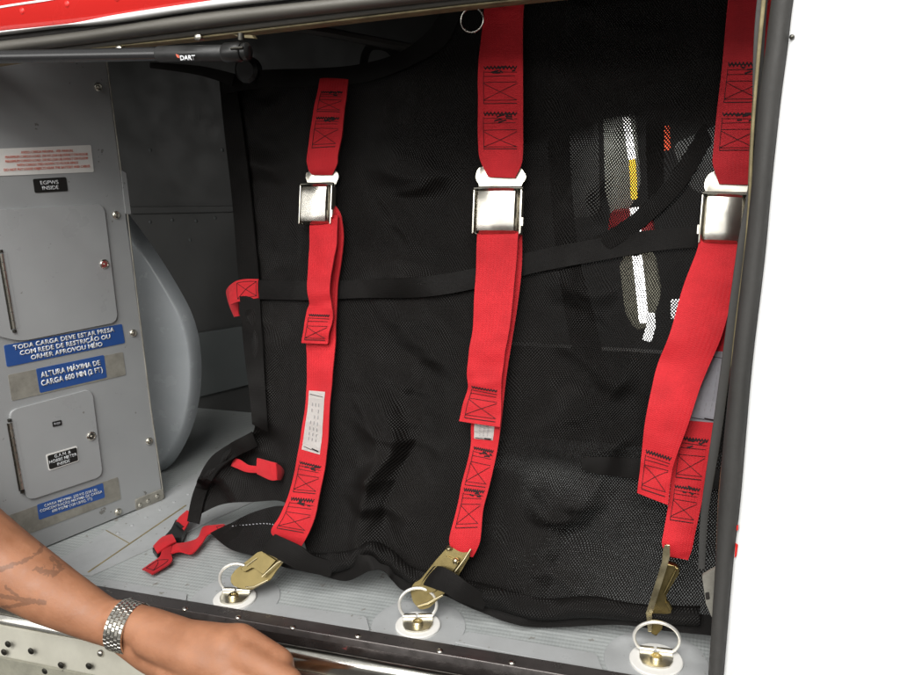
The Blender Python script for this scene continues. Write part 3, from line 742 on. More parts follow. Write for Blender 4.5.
# red tabs
t, rb = band('red_tab', [(258, 279, 258, 298, .006), (246, 279, 247, 300, .007), (236, 281, 237, 302, .008), (229, 286, 230, 305, .006)], RED, off=.006, wr=0, label='red tab on the left edge at mid height')
bm = newbm(); z = [(.07, .12), (.5, .12), (.5, .88), (.07, .88), (.07, .12), (.5, .88)]; z = [(v_, u_) for u_, v_ in z]; z = [(b, a) for a, b in z]
rb.line(bm, [(.12, .05), (.88, .05), (.88, .62), (.12, .62), (.12, .05), (.88, .62)]); rb.line(bm, [(.88, .05), (.12, .62)]); obj('stitching', bm, THREAD, t)
band('red_tab', [(229, 286, 238, 302, -.004), (226, 292, 238, 306, -.008), (229, 305, 238, 312, -.010), (234, 317, 239, 316, -.010)], RED_D, wr=0)
t, rb = band('red_tab', [(257, 458, 257, 474, .010), (268, 461, 270, 480, .014), (276, 463, 277, 480, .014)], RED, wr=0, label='short red tab above the lower flap')
t, rb = band('red_tab', [(276, 463, 277, 480, .014), (281, 466, 281, 480, .004), (284, 470, 283, 477, -.004)], RED_D, wr=0)
band('red_tab', [(257, 466, 257, 473, .010), (248, 465, 246, 472, .012), (240, 460, 236, 468, .014), (235, 458, 231, 466, .012)], RED, wr=0)
# lower left adjuster strap and buckle
def fz(x, y, off=0.0): return fl(x, y, .006+off)
rb = Ribbon([(187, 510, 192, 514, .016), (179, 517, 188, 523, .012), (176, 522, 184, 530, .010)], fz, .0018); obj('red_tab', rb.mesh(), RED, NT, 45)
bm = newbm(); prism(bm, rnd([fz(x, y, .008) for x, y in ((176, 519), (186, 527), (181, 538), (176, 537), (166, 543), (162, 539), (171, 529))], .003), (0, 0, 1), .008, .0015)
ab = obj('side_release_buckle', bm, PLASTIC, NT)
bm = newbm(); tube(bm, [fz(177, 523, .010), fz(183, 528, .010)], .0022, 8); obj('buckle_bar', bm, PLASTIC, ab)
bm = newbm(); prism(bm, rnd([fz(x, y, .004) for x, y in ((152, 548), (166, 541), (171, 544), (157, 554))], .002), (0, 0, 1), .006, .0012); obj('buckle_bar', bm, PLASTIC, ab)
rb = Ribbon([(172, 534, 176, 541, .012), (162, 537, 168, 545, .012), (153, 546, 157, 553, .008)], fz, .0018); obj('red_tab', rb.mesh(), RED, NT, 45)
rb = Ribbon([(224, 524, 235, 536, .014), (213, 525, 224, 541, .013), (203, 527, 210, 533, .010), (198, 537, 201, 544, .006), (190, 541, 192, 553, .005), (178, 543, 180, 551, .008), (172, 541, 171, 553, .006)], fz, .0018, 6)
t = obj('adjuster_strap', rb.mesh(), RED, NT, 45)
bm = newbm(); rb.line(bm, [(.15, .02), (.85, .02), (.85, .14), (.15, .14), (.15, .02), (.85, .14)]); obj('stitching', bm, THREAD, t)
rb = Ribbon([(162, 546, 172, 542, .010), (160, 556, 171, 553, .006), (152, 562, 171, 562, .003), (142, 569, 152, 574, .001)], fz, .0018, 6)
t = obj('adjuster_strap', rb.mesh(), RED_D, NT, 45)
bm = newbm(); rb.line(bm, [(.2, .6), (.8, .6), (.8, .92), (.2, .92), (.2, .6), (.8, .92)]); obj('stitching', bm, THREAD, t)

# ================================================================== TIE-DOWN STRAPS
def buckle(parent, cover, off, side, sheetfn=smooth_sheet):
    """lift-cover buckle. cover: TL,TR,BR,BL picture points; side=+1 thumb pin on the right, -1 left"""
    TL, TR, BR, BL = [sheetfn(x, y, off) for x, y in cover]
    U = ((TR-TL)+(BR-BL)).normalized(); D = ((BL-TL)+(BR-TR)); hgt = D.length/2; D = (D-U*D.dot(U)).normalized(); n = U.cross(D)
    if n.dot(CAM-TL) < 0: n = -n
    w = ((TR-TL).length+(BR-BL).length)/2; c = (TL+TR+BR+BL)/4
    def q(a, b, h): return c+U*(a*w/2)+D*(b*hgt/2)+n*h
    # cover: domed plate with turned-down rims and a rolled lower lip
    bm = newbm(); nx, ny = 12, 12; rows = []
    for j in range(ny+1):
        v = -1+2*j/ny; r = []
        for i in range(nx+1):
            a = -1+2*i/nx
            h = .003+.0026*(1-a*a)+.0022*(1-v**4)-(.006 if abs(a) > .99 else 0)-(.005 if v < -.99 else 0)-(.007 if v > .99 else 0)
            if v > .8: h -= .0012*((v-.8)/.2)
            r.append(bm.verts.new(q(a, v, h)))
        rows.append(r)
    for a, b in zip(rows, rows[1:]):
        for i in range(nx): bm.faces.new((a[i], a[i+1], b[i+1], b[i]))
    r = bmesh.ops.solidify(bm, geom=list(bm.faces), thickness=.001)
    cv = obj('buckle_cover', bm, STEEL, parent, 40)
    # frame with raised side walls
    for s in (-1, 1):
        a, b = (s*1.03, s*1.10) if s*side < 0 else (s*1.03, s*1.12)
        a, b = min(a, b), max(a, b)
        bm = newbm(); prism(bm, rnd([q(a, -.96, .0015), q(b, -.9, .0015), q(b, .92, .0015), q(a, .98, .0015)], .001, 2), n, .012, .0004)
        obj('buckle_frame', bm, STEEL_P, parent, 40)
    bm = newbm(); prism(bm, rnd([q(-1.04, -1.06, -.004), q(1.04, -1.06, -.004), q(1.04, .96, -.004), q(-1.04, .96, -.004)], .002, 2), n, .004, .0005)
    obj('buckle_base', bm, STEEL_D, parent)
    bm = newbm(); tube(bm, [q(-1.1, -1.0, -.0025), q(1.12, -1.0, -.0025)], .0022, 10)
    obj('roller', bm, STEEL_D, parent, 40)
    bm = newbm(); prism(bm, rnd([q(side*1.12, .25, .002), q(side*1.22, .25, .002), q(side*1.22, .62, .002), q(side*1.12, .62, .002)], .0006, 2), n, .004, .0004)
    obj('thumb_pin', bm, STEEL_P, parent)
    return q, n
def tongue(parent, pts, slot, off, n):
    bm = newbm()
    P = [smooth_sheet(x, y, off) for x, y in pts]; prism(bm, rnd(P, .0025, 4), n, .0022, .0005)
    obj('tongue', bm, STEEL_P, parent, 30)

def stitched(ob, rb, blocks, u0=.13, u1=.87, knot=True):
    for a, b in blocks:
        bm = newbm(); rb.boxx(bm, a, b, knot, u0, u1); obj('stitching', bm, THREAD, ob)
def strapset(label, base, up, tail, back, cov, side, tng, ublocks, tblock, bblocks, upm=RED, tseam=None, lab=None, labt=None, tm=RED):
    t = thing('tie_down_strap', base, label, 'tie-down strap', 'red tie-down straps in front of the cargo net')
    rb = Ribbon(up, None, .0022, 6, 8, .0016, seed=base.x*9); o = obj('upper_webbing', rb.mesh(), upm, t, 45); stitched(o, rb, ublocks)
    rb3 = Ribbon(back, None, .0020, 6, 8, .0020, seed=base.x*5+3); ob = obj('lower_webbing', rb3.mesh(), tm, t, 45); stitched(ob, rb3, bblocks)
    rb2 = Ribbon(tail, None, .0020, 6, 8, .0030, seed=base.x*7+1); ot = obj('webbing_tail', rb2.mesh(), tm, t, 45); stitched(ot, rb2, [tblock], .12, .88, False)
    q, n = buckle(t, cov, up[-1][4]+.010, side)
    tongue(t, tng, None, up[-1][4]-.0035, n)
    if lab:
        bm = newbm()
        (ua, va), (ub, vb) = lab
        k = 8; F_ = [[rb3.at(ua+(ub-ua)*i/3, va+(vb-va)*j/k, .0006+.0003*math.sin(j*2.1)) for i in range(4)] for j in range(k+1)]
        vs = [[bm.verts.new(p) for p in r] for r in F_]
        for a, b in zip(vs, vs[1:]):
            for i in range(3): bm.faces.new((a[i], a[i+1], b[i+1], b[i]))
        bmesh.ops.solidify(bm, geom=list(bm.faces), thickness=.0005)
        lo = obj('sewn_label', bm, labt or WDECAL, ob)
        bm = newbm()
        rb3.line(bm, [(ua+.06, va+(vb-va)*.06), (ub-.06, va+(vb-va)*.09)], .0006, .0016)
        rb3.line(bm, [(ua+.06, va+(vb-va)*.93), (ub-.3, va+(vb-va)*.95)], .0006, .0016)
        rb3.line(bm, [(ub-.3, va+(vb-va)*.93), (ub-.06, va+(vb-va)*.95)], .0016, .0016)
        obj('stitching', bm, THREAD, lo)
        bm = newbm()
        for k in range(7):
            a = va+(vb-va)*(.2+.09*k)
            for m_ in range(3):
                if random.random() < .8: rb3.line(bm, [(ua+(ub-ua)*(.3+.2*m_), a), (ua+(ub-ua)*(.3+.2*m_), a+(vb-va)*.05)], .0006, .0016)
        obj('label_print', bm, GREYINK, lo)
    return t, rb, rb2, rb3
S1, *_ = strapset('leftmost red strap, its small buckle seen slightly from the side, long white sewn label', fl(285, 560),
    [(322, 70, 350, 72, -.006), (318, 88, 347, 89, .006), (313, 112, 344, 113, .010), (310, 133, 342, 133, .012), (307, 157, 338, 155, .013), (308, 168, 337, 164, .013), (312, 175, 332, 175, .010)],
    [(309, 215, 338, 215, .016), (309, 240, 337, 240, .020), (308, 262, 334, 262, .022), (307, 283, 330, 284, .024), (309, 302, 331, 302, .020), (306, 312, 333, 313, .018), (303, 330, 330, 331, .018), (301, 343, 327, 344, .018)],
    [(312, 210, 336, 206, .008), (314, 225, 342, 218, .008), (315, 245, 343, 245, .008), (313, 283, 338, 283, .008), (309, 320, 336, 320, .008), (306, 345, 335, 345, .009), (307, 370, 333, 370, .010), (306, 397, 330, 400, .011), (302, 429, 328, 437, .012), (297, 458, 325, 465, .014), (289, 493, 319, 496, .018), (280, 515, 314, 521, .022), (271, 531, 306, 538, .022), (275, 539, 301, 547, .014)],
    [(300, 184), (329, 184), (331, 225), (302, 225)], 1,
    [(305, 176), (308, 171), (313, 170), (316, 174), (329, 174), (332, 170), (337, 171), (339, 177), (337, 181), (335, 186), (308, 186), (307, 181)],
    [(.19, .33), (.37, .60)], (.73, .95), [(.697, .765), (.779, .90)], lab=((.12, .52), (.78, .668)))
S2, *_ = strapset('middle red strap with a square buckle facing front and stitched tail', fl(455, 600),
    [(487, -30, 527, -30, -.004), (483, 20, 523, 20, .008), (478, 67, 523, 67, .012), (478, 105, 523, 105, .014), (478, 143, 523, 143, .015), (480, 160, 522, 162, .015), (488, 177, 515, 178, .012)],
    [(477, 225, 518, 225, .018), (477, 240, 518, 240, .020), (475, 285, 514, 285, .022), (473, 325, 510, 325, .024), (469, 352, 505, 352, .024), (467, 375, 502, 376, .022), (468, 387, 501, 393, .020), (463, 404, 501, 410, .020), (459, 421, 500, 427, .020)],
    [(484, 215, 522, 215, .009), (484, 237, 522, 237, .009), (483, 277, 521, 277, .009), (480, 333, 513, 333, .010), (475, 387, 505, 387, .010), (471, 426, 501, 425, .011), (470, 450, 496, 456, .012), (462, 483, 489, 487, .014), (456, 512, 483, 512, .018), (449, 541, 480, 541, .022), (456, 554, 473, 557, .016)],
    [(475, 188), (519, 188), (519, 235), (475, 235)], 1,
    [(475, 179), (477, 170), (481, 166), (485, 168), (488, 177), (515, 177), (518, 167), (521, 168), (526, 175), (526, 180), (521, 184), (521, 190), (479, 190), (479, 184)],
    [(.33, .495), (.53, .71)], (.73, .96), [(.583, .704), (.714, .852)], lab=((.12, .48), (.80, .55)))
S3, *_ = strapset('right-hand red strap partly behind the grey seal, its wide tail swung to the left', fl(690, 630),
    [(736, -60, 782, -60, .016), (728, 0, 773, 0, .018), (722, 67, 768, 67, .020), (717, 110, 764, 110, .021), (713, 153, 760, 153, .021), (713, 165, 758, 167, .021), (719, 184, 754, 185, .018)],
    [(699, 235, 741, 236, .026), (697, 250, 737, 250, .028), (683, 287, 732, 295, .030), (670, 333, 722, 335, .034), (658, 363, 709, 366, .032), (652, 387, 700, 388, .036), (645, 422, 688, 425, .040), (642, 450, 675, 460, .036), (640, 470, 671, 478, .034), (637, 493, 668, 505, .034)],
    [(706, 230, 749, 230, .018), (704, 250, 747, 252, .016), (696, 310, 741, 312, .014), (689, 350, 733, 352, .014), (682, 400, 724, 402, .015), (677, 432, 714, 436, .016), (672, 470, 707, 474, .018), (669, 500, 701, 506, .022), (664, 530, 695, 534, .024), (662, 545, 692, 549, .024), (668, 556, 688, 560, .020)],
    [(705, 193), (747, 194), (741, 246), (700, 244)], -1,
    [(704, 187), (705, 180), (709, 174), (717, 170), (719, 184), (752, 185), (757, 178), (758, 188), (754, 196), (707, 194)],
    [(.32, .47), (.51, .655)], (.77, .965), [(.51, .62), (.645, .76)], upm=RED_D, lab=((.25, .30), (.93, .46)), labt=worn('greyed_label', (.42, .42, .46), (.5, .5, .54), 30, .6))

# hooks (flat snap hooks) -------------------------------------------------
def plate(name, pts, fn, th, M, parent, bev=.0006, r=.0015):
    P = [fn(*p) for p in pts]; n = (P[1]-P[0]).cross(P[2]-P[1])
    # normal by Newell
    n = V((0, 0, 0))
    for a, b in zip(P, P[1:]+P[:1]): n += V(((a.y-b.y)*(a.z+b.z), (a.z-b.z)*(a.x+b.x), (a.x-b.x)*(a.y+b.y)))
    n.normalize()
    if n.dot(CAM-P[0]) < 0: n = -n
    bm = newbm(); prism(bm, rnd(P, r, 3) if r else P, n, th, bev); return obj(name, bm, M, parent)
# plane for hook 1: rises gently away from the ring
def hplane(pa, pb, pc):
    n = (pb-pa).cross(pc-pa).normalized()
    return lambda x, y, off=0.0: onp(x, y, pa+(n if n.z > 0 else -n)*off, n)
h1 = hplane(fl(234, 585, .016), smooth_sheet(266, 552, .022), smooth_sheet(283, 562, .022))
hk = plate('hook', [(230, 579), (233, 572), (239, 567), (258, 552), (264, 551), (277, 557), (283, 562), (276, 571), (270, 580), (251, 590), (239, 588), (232, 585)], h1, .0022, GOLD, S1, .0008, .0025)
plate('hook_gate', [(240, 568.5), (259, 554), (264, 553), (276, 560), (263, 575), (253, 567), (244, 572)], lambda x, y: h1(x, y, .004), .003, GOLD, hk)
bm = newbm()
tube(bm, [h1(246, 587.5, .002), h1(254, 587, .004), h1(268, 580, .003)], .0013, 8); tube(bm, [h1(262, 577, .005), h1(277, 563, .005), h1(281, 561, .005)], .0011, 8); tube(bm, [h1(246, 566, .005), h1(257, 558, .005)], .0007, 6)
obj('hook_edge', bm, GOLD_L, hk, 50); bm = newbm()
lathe(bm, h1(281, 561.5, .001), (0, 0, 1), [(.0042, 0), (.0042, .004), (.002, .0055), (0, .0055)], 12)
obj('hook_rivet', bm, GOLD_L, hk, 50)
h2 = hplane(fl(414, 604, .018), smooth_sheet(448, 549, .020), smooth_sheet(471, 552, .020))
hk = plate('hook', [(410, 590), (414, 583), (421, 579), (436, 560), (446, 549), (452, 547), (470, 551), (470, 556), (457, 578), (444, 594), (429, 608), (420, 610), (413, 602)], h2, .0024, GOLD, S2, .0008, .0025)
plate('hook_gate', [(418, 587), (434, 568), (446, 556), (460, 562), (448, 578), (434, 592), (424, 594)], lambda x, y: h2(x, y, .004), .003, GOLD, hk)
bm = newbm()
tube(bm, [h2(418, 606, .003), h2(428, 603, .005), h2(443, 595, .005)], .0014, 8); obj('hook_edge', bm, GOLD_L, hk, 50); bm = newbm(); tube(bm, [h2(471, 549, .005), h2(464, 560, .006), h2(455, 572, .006)], .0012, 8)
obj('hook_edge', bm, GOLD_L, hk, 50); bm = newbm()
lathe(bm, h2(456, 562, .004), (0, -.4, 1), [(.0035, 0), (.0035, .003), (.0015, .005), (0, .005)], 12)
obj('hook_rivet', bm, GOLD_L, hk, 50); bm = newbm()
lathe(bm, h2(449, 549, .002), (0, -.4, 1), [(.003, 0), (.003, .003), (0, .004)], 12)
obj('hook_rivet', bm, GOLD_L, hk, 50)
ya = fl(656, 652).y
h3 = lambda x, y, off=0.0: onp(x, y, V((0, ya-off, 0)), V((0, 1, -.15)).normalized())
hk = plate('hook', [(666, 563), (677, 567), (680, 572), (669, 590), (665, 598), (668, 605), (672, 609), (670, 615), (664, 618), (662, 629), (656, 637), (650, 632), (650, 612)], h3, .009, GOLD, S3, .0015, .002)
plate('hook_edge', [(665, 545), (670, 545), (670, 556), (667, 567), (652, 614), (652, 632), (648, 632), (646, 613), (662, 562), (663, 550)], lambda x, y: h3(x, y, .005), .003, GOLD_L, hk, .0006, .001)
bm = newbm(); tube(bm, [h3(676, 570, .003), h3(664, 594, .003)], .0011, 6); tube(bm, [h3(667, 602, .002), h3(671, 609, .002)], .0022, 8); obj('hook_gate', bm, GOLD, hk, 50)
# black keeper loops lying over the hooks
kz = lambda x, y, off=0.0: smooth_sheet(x, y, .024+off)
def kmesh(rows, fn, par, lab=None):
    r = Ribbon(rows, fn, .0018, 6, 6, 0, .0012); o = obj('hook_keeper', r.mesh(), BLK, par, 45); return o
kmesh([(262, 552, 275, 534, .006), (274, 557, 288, 540, .012), (288, 565, 302, 547, .010), (302, 571, 314, 556, .002), (330, 577, 336, 562, -.014)], kz, S1)
kmesh([(421, 584, 434, 566, -.006), (432, 588, 443, 567, .006), (445, 593, 456, 574, .010), (456, 600, 468, 583, .008), (483, 610, 488, 596, -.010)], kz, S2)

# ================================================================== GAS STRUT
q0 = vy(YD-.02)
GS = thing('gas_strut', q0(110, 60), 'black gas strut lying along the top left of the opening', 'gas strut')
bm = newbm(); tube(bm, [q0(-120, 64), q0(0, 57), q0(160, 54)], .0062, 20); tb = obj('cylinder', bm, STRUTM, GS, 50)
bm = newbm(); tube(bm, [q0(158, 54), q0(160, 54), q0(224, 53), q0(225.5, 53)], .0070, 20, rs=[.0064, .0072, .0072, .0066]); sl = obj('sleeve', bm, worn('dull_black_sleeve', (.015, .015, .015), (.022, .022, .022), 40, .4), GS, 50)
bm = newbm(); tube(bm, [q0(224, 53), q0(226, 53), q0(240, 52), q0(242, 52)], .008, 16, rs=[.0075, .0088, .0088, .0075])
tube(bm, [q0(240, 52), q0(243, 52), q0(244, 52), q0(248, 51.5), q0(250, 51.5)], 1, 16, rs=[.006, .0062, .0078, .0078, .005])
e_ = obj('end_fitting', bm, PLASTIC, GS, 40)
bm = newbm(); tube(bm, [q0(236, 49)+V((0, -.009, 0)), q0(248, 48)+V((0, -.009, 0))], .0012, 8); tube(bm, [q0(241, 40), q0(241, 33)], .003, 10); obj('retaining_clip', bm, STEEL_D, e_, 40)
def onstr(x, y, off): return vy(YD-.02-.0074)(x, y, off)
text('lettering', 'DART', [(180, 55.5), (195, 55), (195.5, 60), (180.5, 60.5)], onstr, .0004, WHITE, sl, .035)
bm = newbm(); prism(bm, [onstr(*p, .0004) for p in ((175.5, 54), (178.5, 55), (179.5, 58.2), (177, 57.2))], (0, -1, 0), .0004); obj('red_mark', bm, REDINK, sl)

# ================================================================== PERSON'S ARM
PE = thing('person', dr(120, 640, .1), 'bare tattooed forearm with a steel bracelet reaching across the sill', 'person')
ad = .085
def ap(x, y, off=0.0): return dr(x, y, ad+off)
def cone(bm, a, b, ra, rb_, fa=1.0):
    tube(bm, [a, a.lerp(b, .25), a.lerp(b, .5), a.lerp(b, .75), b], 1, 20, rs=[ra, ra*.75+rb_*.25, (ra+rb_)/2, ra*.25+rb_*.75, rb_])
    for p, r in ((a, ra), (b, rb_)): bmesh.ops.create_uvsphere(bm, u_segments=16, v_segments=10, radius=r, matrix=Matrix.Translation(p))
K = .00075      # metres per picture unit near the arm
def chain(bm, pts):
    P = [(ap(x, y, o_), r) for x, y, o_, r in pts]
    for (a, ra), (b, rb_) in zip(P, P[1:]): cone(bm, a, b, ra, rb_)
bm = newbm()
chain(bm, [(-190, 470, .03, .056), (-110, 505, .02, .052), (-50, 530, .01, .049), (0, 562, 0, .0405), (50, 593, 0, .0335), (95, 617, 0, .0255), (118, 627, 0, .0225)])
chain(bm, [(118, 620, 0, .021), (150, 630, 0, .023), (185, 644, .003, .025), (228, 650, .005, .0255)])
chain(bm, [(122, 632, 0, .020), (150, 652, .004, .021), (185, 668, .008, .024), (215, 680, .012, .023)])
chain(bm, [(150, 640, .01, .019), (190, 655, .016, .022), (225, 668, .018, .021)])
# four fingers curled down and forward from the knuckles, thumb along the side
for kx, ky, o_, l, rr in ((240, 640, -.004, 1.0, .0140), (246, 658, .012, 1.08, .0138), (228, 676, .024, 1.04, .0128), (212, 694, .034, .85, .0115)):
    chain(bm, [(170, 640+(ky-640)*.6, o_*.6, .015), (kx, ky, o_, rr+.003), (kx+40*l, ky+22*l, o_+.006, rr), (kx+46*l, ky+52*l, o_-.006, rr*.88), (kx+26*l, ky+72*l, o_-.016, rr*.78)])
chain(bm, [(150, 628, -.018, .017), (190, 638, -.024, .015), (226, 655, -.022, .0125), (250, 672, -.018, .0108)])
me = bpy.data.meshes.new('tmp'); bm.to_mesh(me); bm.free()
to = bpy.data.objects.new('tmp', me); COL.objects.link(to)
rm = to.modifiers.new('r', 'REMESH'); rm.mode = 'VOXEL'; rm.voxel_size = .0022
sm_ = to.modifiers.new('s', 'SMOOTH'); sm_.iterations = 14; sm_.factor = .6
bpy.context.view_layer.update()
me2 = bpy.data.meshes.new_from_object(to.evaluated_get(bpy.context.evaluated_depsgraph_get()))
bpy.data.objects.remove(to)
bm = newbm(); bm.from_mesh(me2)
# skin material with feather tattoo (world position masks)
g = geo(ARM)
sk = P_(ARM).inputs['Base Color'].links[0].from_socket
def stroke(M, a, b, w):
    """1 near the segment a-b, soft"""
    A, B = V(a), V(b); d = (B-A); d.y = 0; l2 = d.length_squared
    s = N(M, 'ShaderNodeVectorMath', operation='SUBTRACT'); L(M, g, s.inputs[0]); s.inputs[1].default_value = A
    dt = N(M, 'ShaderNodeVectorMath', operation='DOT_PRODUCT'); L(M, s.outputs[0], dt.inputs[0]); dt.inputs[1].default_value = d/l2
    cl = N(M, 'ShaderNodeClamp'); L(M, dt.outputs['Value'], cl.inputs[0])
    sc = N(M, 'ShaderNodeVectorMath', operation='SCALE'); sc.inputs[0].default_value = d; L(M, cl.outputs[0], sc.inputs['Scale'])
    fl_ = N(M, 'ShaderNodeVectorMath', operation='MULTIPLY'); L(M, s.outputs[0], fl_.inputs[0]); fl_.inputs[1].default_value = (1, 0, 1)
    s2 = N(M, 'ShaderNodeVectorMath', operation='DISTANCE'); L(M, fl_.outputs[0], s2.inputs[0]); L(M, sc.outputs[0], s2.inputs[1])
    return mth(M, 'LESS_THAN', mth(M, 'ADD', s2.outputs['Value'], mth(M, 'MULTIPLY', noi(M, g, 260, 4), .006)), w+.003)
def apf(x, y): return ap(x, y, .036)
acc = None
for a, b, w in [((2, 572), (52, 573), .0022), ((14, 567), (40, 551), .0020), ((0, 562), (28, 560), .0016), ((18, 580), (34, 590), .0016), ((2, 596), (38, 607), .0042), ((0, 609), (30, 604), .0035), ((4, 588), (18, 600), .0022), ((-20, 575), (2, 572), .004), ((30, 570), (48, 562), .0014)]:
    s = stroke(ARM, apf(*a), apf(*b), w*.62); acc = s if acc is None else mth(ARM, 'MAXIMUM', acc, s)
mx = N(ARM, 'ShaderNodeMix', data_type='RGBA'); L(ARM, mth(ARM, 'MULTIPLY', acc, .42), mx.inputs[0]); L(ARM, sk, mx.inputs[6]); mx.inputs[7].default_value = (.05, .035, .028, 1)
L(ARM, mx.outputs[2], P_(ARM).inputs['Base Color'])
P_(ARM).inputs['Subsurface Weight'].default_value = .08; P_(ARM).inputs['Subsurface Radius'].default_value = (.01, .004, .002)
obj('body', bm, ARM, PE, 180)
# bracelet: three rows of links round the wrist
wa, wb = ap(114, 623), ap(142, 631); ax = (wb-wa).normalized(); cw = (wa+wb)/2
s1_ = ax.orthogonal().normalized(); s2_ = ax.cross(s1_)
bm = newbm(); n_ = 34
for row in range(5):
    for k in range(n_):
        a = 2*math.pi*(k+.5*(row % 2))/n_; rd = s1_*math.cos(a)+s2_*math.sin(a); tg = ax.cross(rd)
        c = cw+ax*((row-2)*.0043)+rd*.0262; hw, hl = .0020, .00225
        P = [c+tg*sx*hl+ax*sy*hw for sx, sy in ((-1, -1), (1, -1), (1, 1), (-1, 1))]
        prism(bm, [p+rd*.001 for p in P], rd, .0026, .0005, 1)
obj('bracelet', bm, STEEL, PE)

# ================================================================== THINGS SEEN THROUGH THE NET, BEYOND THE FAR OPENING
bm = newbm(); box(bm, (-2.6, 3.6, -1), (2.2, 3.62, 2.5)); struct(obj('hangar_wall', bm, worn('dim_hangar_wall', (.012, .012, .012), (.02, .02, .02), 2, .8)))
bm = newbm(); box(bm, (-4, 1.6, -1.02), (3, 3.6, -1.0)); struct(obj('hangar_floor', bm, worn('hangar_floor_grey', (.12, .12, .12), (.09, .09, .09), 3, .5)))
Yf = vy(2.2)
bm = newbm(); prism(bm, rnd(quadp([(603, 104), (634, 114), (640, 185), (632, 205), (613, 222), (605, 190)], Yf), .01), (0, -1, 0), .04, .004)
tag(obj('folding_screen', bm, worn('pale_green_grey_paint', (.36, .38, .34), (.42, .44, .4), 6, .6)), 'pale grey-green panel glimpsed through the net behind the lamp', 'panel')
def emis(name, col, s):
    M = mat(name, col, .5); P_(M).inputs['Emission Color'].default_value = (*col, 1); P_(M).inputs['Emission Strength'].default_value = s; return M
def tubething(name, pts, r, M, Y0, label, cat):
    bm = newbm(); q = vy(Y0); tube(bm, [q(x, y) for x, y in pts], r, 14); return tag(obj(name, bm, M, None, 60), label, cat)
LG = emis('lit_tube_glow', (1, .98, .95), 5.0)
t = thing('lit_strip', vy(2.1)(634, 204), 'upright lit strip lamp, white above and yellow below, seen through the net', 'lamp')
bm = newbm(); q = vy(2.1); tube(bm, [q(626, 116), q(629, 136), q(632, 159)], .009, 14); obj('white_tube', bm, LG, t, 60)
bm = newbm(); tube(bm, [q(632, 159), q(633.5, 180), q(634, 199)], .008, 14); obj('yellow_tube', bm, emis('yellow_glow', (1, .62, .06), 2.2), t, 60)
t = thing('lit_strip', vy(2.1)(650, 326), 'lower white post, its lit look put in as glow, seen through the net below the cross webbing', 'lamp')  # a lit white post, its brightness given as emission
bm = newbm(); tube(bm, [q(634, 208), q(636, 222), q(637, 238)], .011, 14); obj('white_tube', bm, LG, t, 60)
bm = newbm(); tube(bm, [q(637, 256), q(640, 282), q(644, 322)], .012, 14); obj('white_tube', bm, LG, t, 60)
bm = newbm(); tube(bm, [q(637, 238), q(637, 256)], .006, 10); obj('post_joint', bm, PLASTIC, t, 60)
bm = newbm(); prism(bm, rnd(quadp([(619, 262), (632, 248), (654, 256), (661, 296), (652, 322), (637, 333), (625, 312)], Yf), .02), (0, -1, 0), .05, .005)
tag(obj('cabinet', bm, worn('olive_grey_cabinet', (.30, .29, .22), (.36, .35, .27), 6, .6)), 'olive-grey cabinet glimpsed behind the lower glowing post', 'cabinet')
bm = newbm(); prism(bm, rnd(quadp([(610, 212), (650, 208), (656, 246), (606, 248)], vy(2.15)), .01), (0, -1, 0), .05, .005)
tag(obj('tool_box', bm, worn('dark_red_enamel', (.35, .02, .025), (.28, .015, .02), 6, .4)), 'dark red box glimpsed through the net under the yellow light', 'box')
tubething('white_glow_tube', [(650, 314), (651, 326), (647, 340)], .011, emis('white_emission', (1, 1, .98), 2.2), 2.0, 'short glowing white tube glimpsed at the foot of the cabinet', 'lamp')  # white blob built as an emitting tube
tubething('white_glow_tube', [(676, 300), (676, 318)], .012, emis('white_emission_small', (1, 1, .98), 1.6), 2.0, 'small glowing white tube right of the short one, beside the right strap', 'lamp')  # second emitting white blob, smaller and weaker
tubething('red_beacon', [(666, 126), (667, 150)], .008, emis('red_beacon_glow', (.9, .12, .05), .8), 2.0, 'small red-orange light glimpsed through the upper net', 'light')
bm = newbm(); prism(bm, rnd(quadp([(672, 145), (730, 120), (730, 200), (690, 190)], Yf), .02), (0, -1, 0), .03, .004)
tag(obj('wall_panel', bm, worn('dim_grey_panel', (.10, .105, .105), (.17, .175, .175), 9, .6)), 'dim grey panel glimpsed through the net beside the right buckle', 'panel')
bm = newbm(); prism(bm, rnd(quadp([(568, 118), (598, 112), (600, 215), (566, 220)], Yf), .02), (0, -1, 0), .03, .004)
tag(obj('wall_panel', bm, worn('dim_grey_panel_b', (.06, .062, .06), (.11, .113, .11), 9, .6)), 'dim grey panel glimpsed through the net left of the pale panel', 'panel')
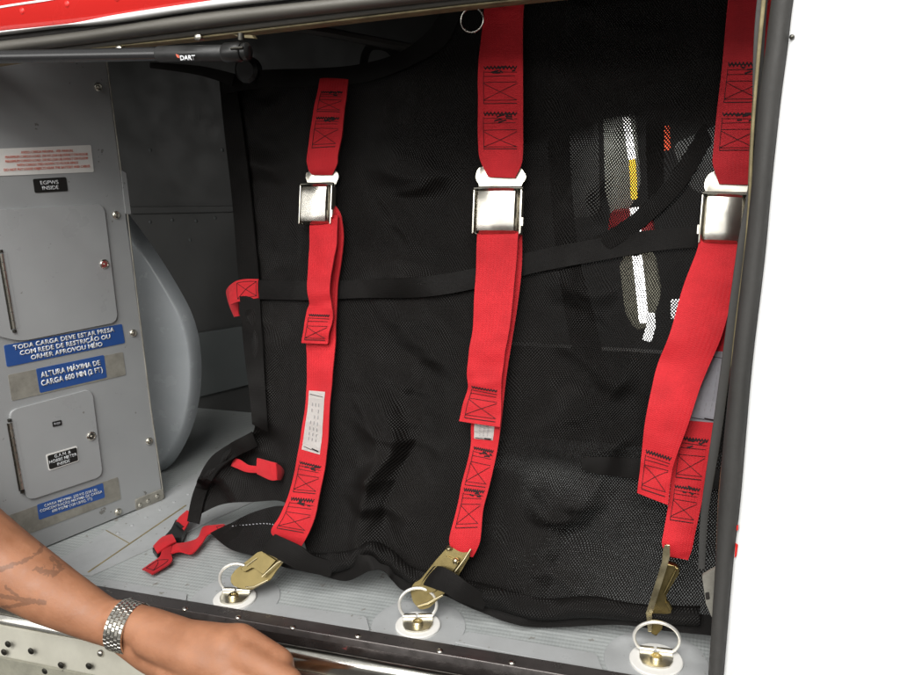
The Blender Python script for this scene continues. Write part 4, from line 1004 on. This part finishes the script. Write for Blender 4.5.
# ================================================================== LIGHT
w = bpy.data.worlds.new('World'); SC.world = w; w.use_nodes = True
nt = w.node_tree; bg = nt.nodes['Background']
tc = nt.nodes.new('ShaderNodeTexCoord'); sx = nt.nodes.new('ShaderNodeSeparateXYZ'); nt.links.new(tc.outputs['Generated'], sx.inputs[0])
rp = nt.nodes.new('ShaderNodeValToRGB'); mr = nt.nodes.new('ShaderNodeMapRange'); mr.inputs[1].default_value = -1; mr.inputs[2].default_value = 1
nt.links.new(sx.outputs[2], mr.inputs[0]); nt.links.new(mr.outputs[0], rp.inputs[0])
e = rp.color_ramp.elements; e[0].position = .3; e[0].color = (.16, .15, .14, 1); e[1].position = .75; e[1].color = (.62, .62, .60, 1)
nt.links.new(rp.outputs[0], bg.inputs[0]); bg.inputs[1].default_value = .55
def area(name, loc, to, sx_, sy_, power, col=(1, .985, .955)):
    l = bpy.data.lights.new(name, 'AREA'); l.shape = 'RECTANGLE'; l.size = sx_; l.size_y = sy_; l.energy = power; l.color = col
    o = bpy.data.objects.new(name, l); COL.objects.link(o); o.location = loc
    o.rotation_euler = (V(to)-V(loc)).to_track_quat('-Z', 'Y').to_euler(); return o
area('hangar_and_added_lamp', (-.2, -1.6, 2.3), (-.15, .8, .2), 2.2, .9, 80)
area('hangar_and_added_lamp', (-.2, -.55, 2.6), (-.15, .8, .0), 1.8, .7, 40)
area('hangar_and_added_lamp', (-.25, -1.7, 1.35), (-.2, .8, .35), 3.0, .9, 24)  # added lamp, placed for the buckle covers to mirror
area('hangar_and_added_lamp', (-2.2, -1.6, 1.25), (-.4, .9, .4), 2.2, 1.2, 20)  # added at the left to brighten the left buckle's reflection
area('far_added_lamp', (.1, 2.5, 1.9), (-.0, 1.15, 0), 1.0, .6, 20)  # added lamp, brightens the hold floor behind the net
area('far_added_lamp', (-.3, 1.62, 1.5), (-.1, 2.5, .3), .8, .4, 12)  # added lamp, lights the objects beyond the far opening
SC.view_settings.view_transform = 'Standard'; SC.view_settings.look = 'None'; SC.view_settings.exposure = 0; SC.view_settings.gamma = 1
SC.render.engine = 'CYCLES'
SC.cycles.max_bounces = 8; SC.cycles.transparent_max_bounces = 16
SC.render.resolution_x = 1024; SC.render.resolution_y = 768
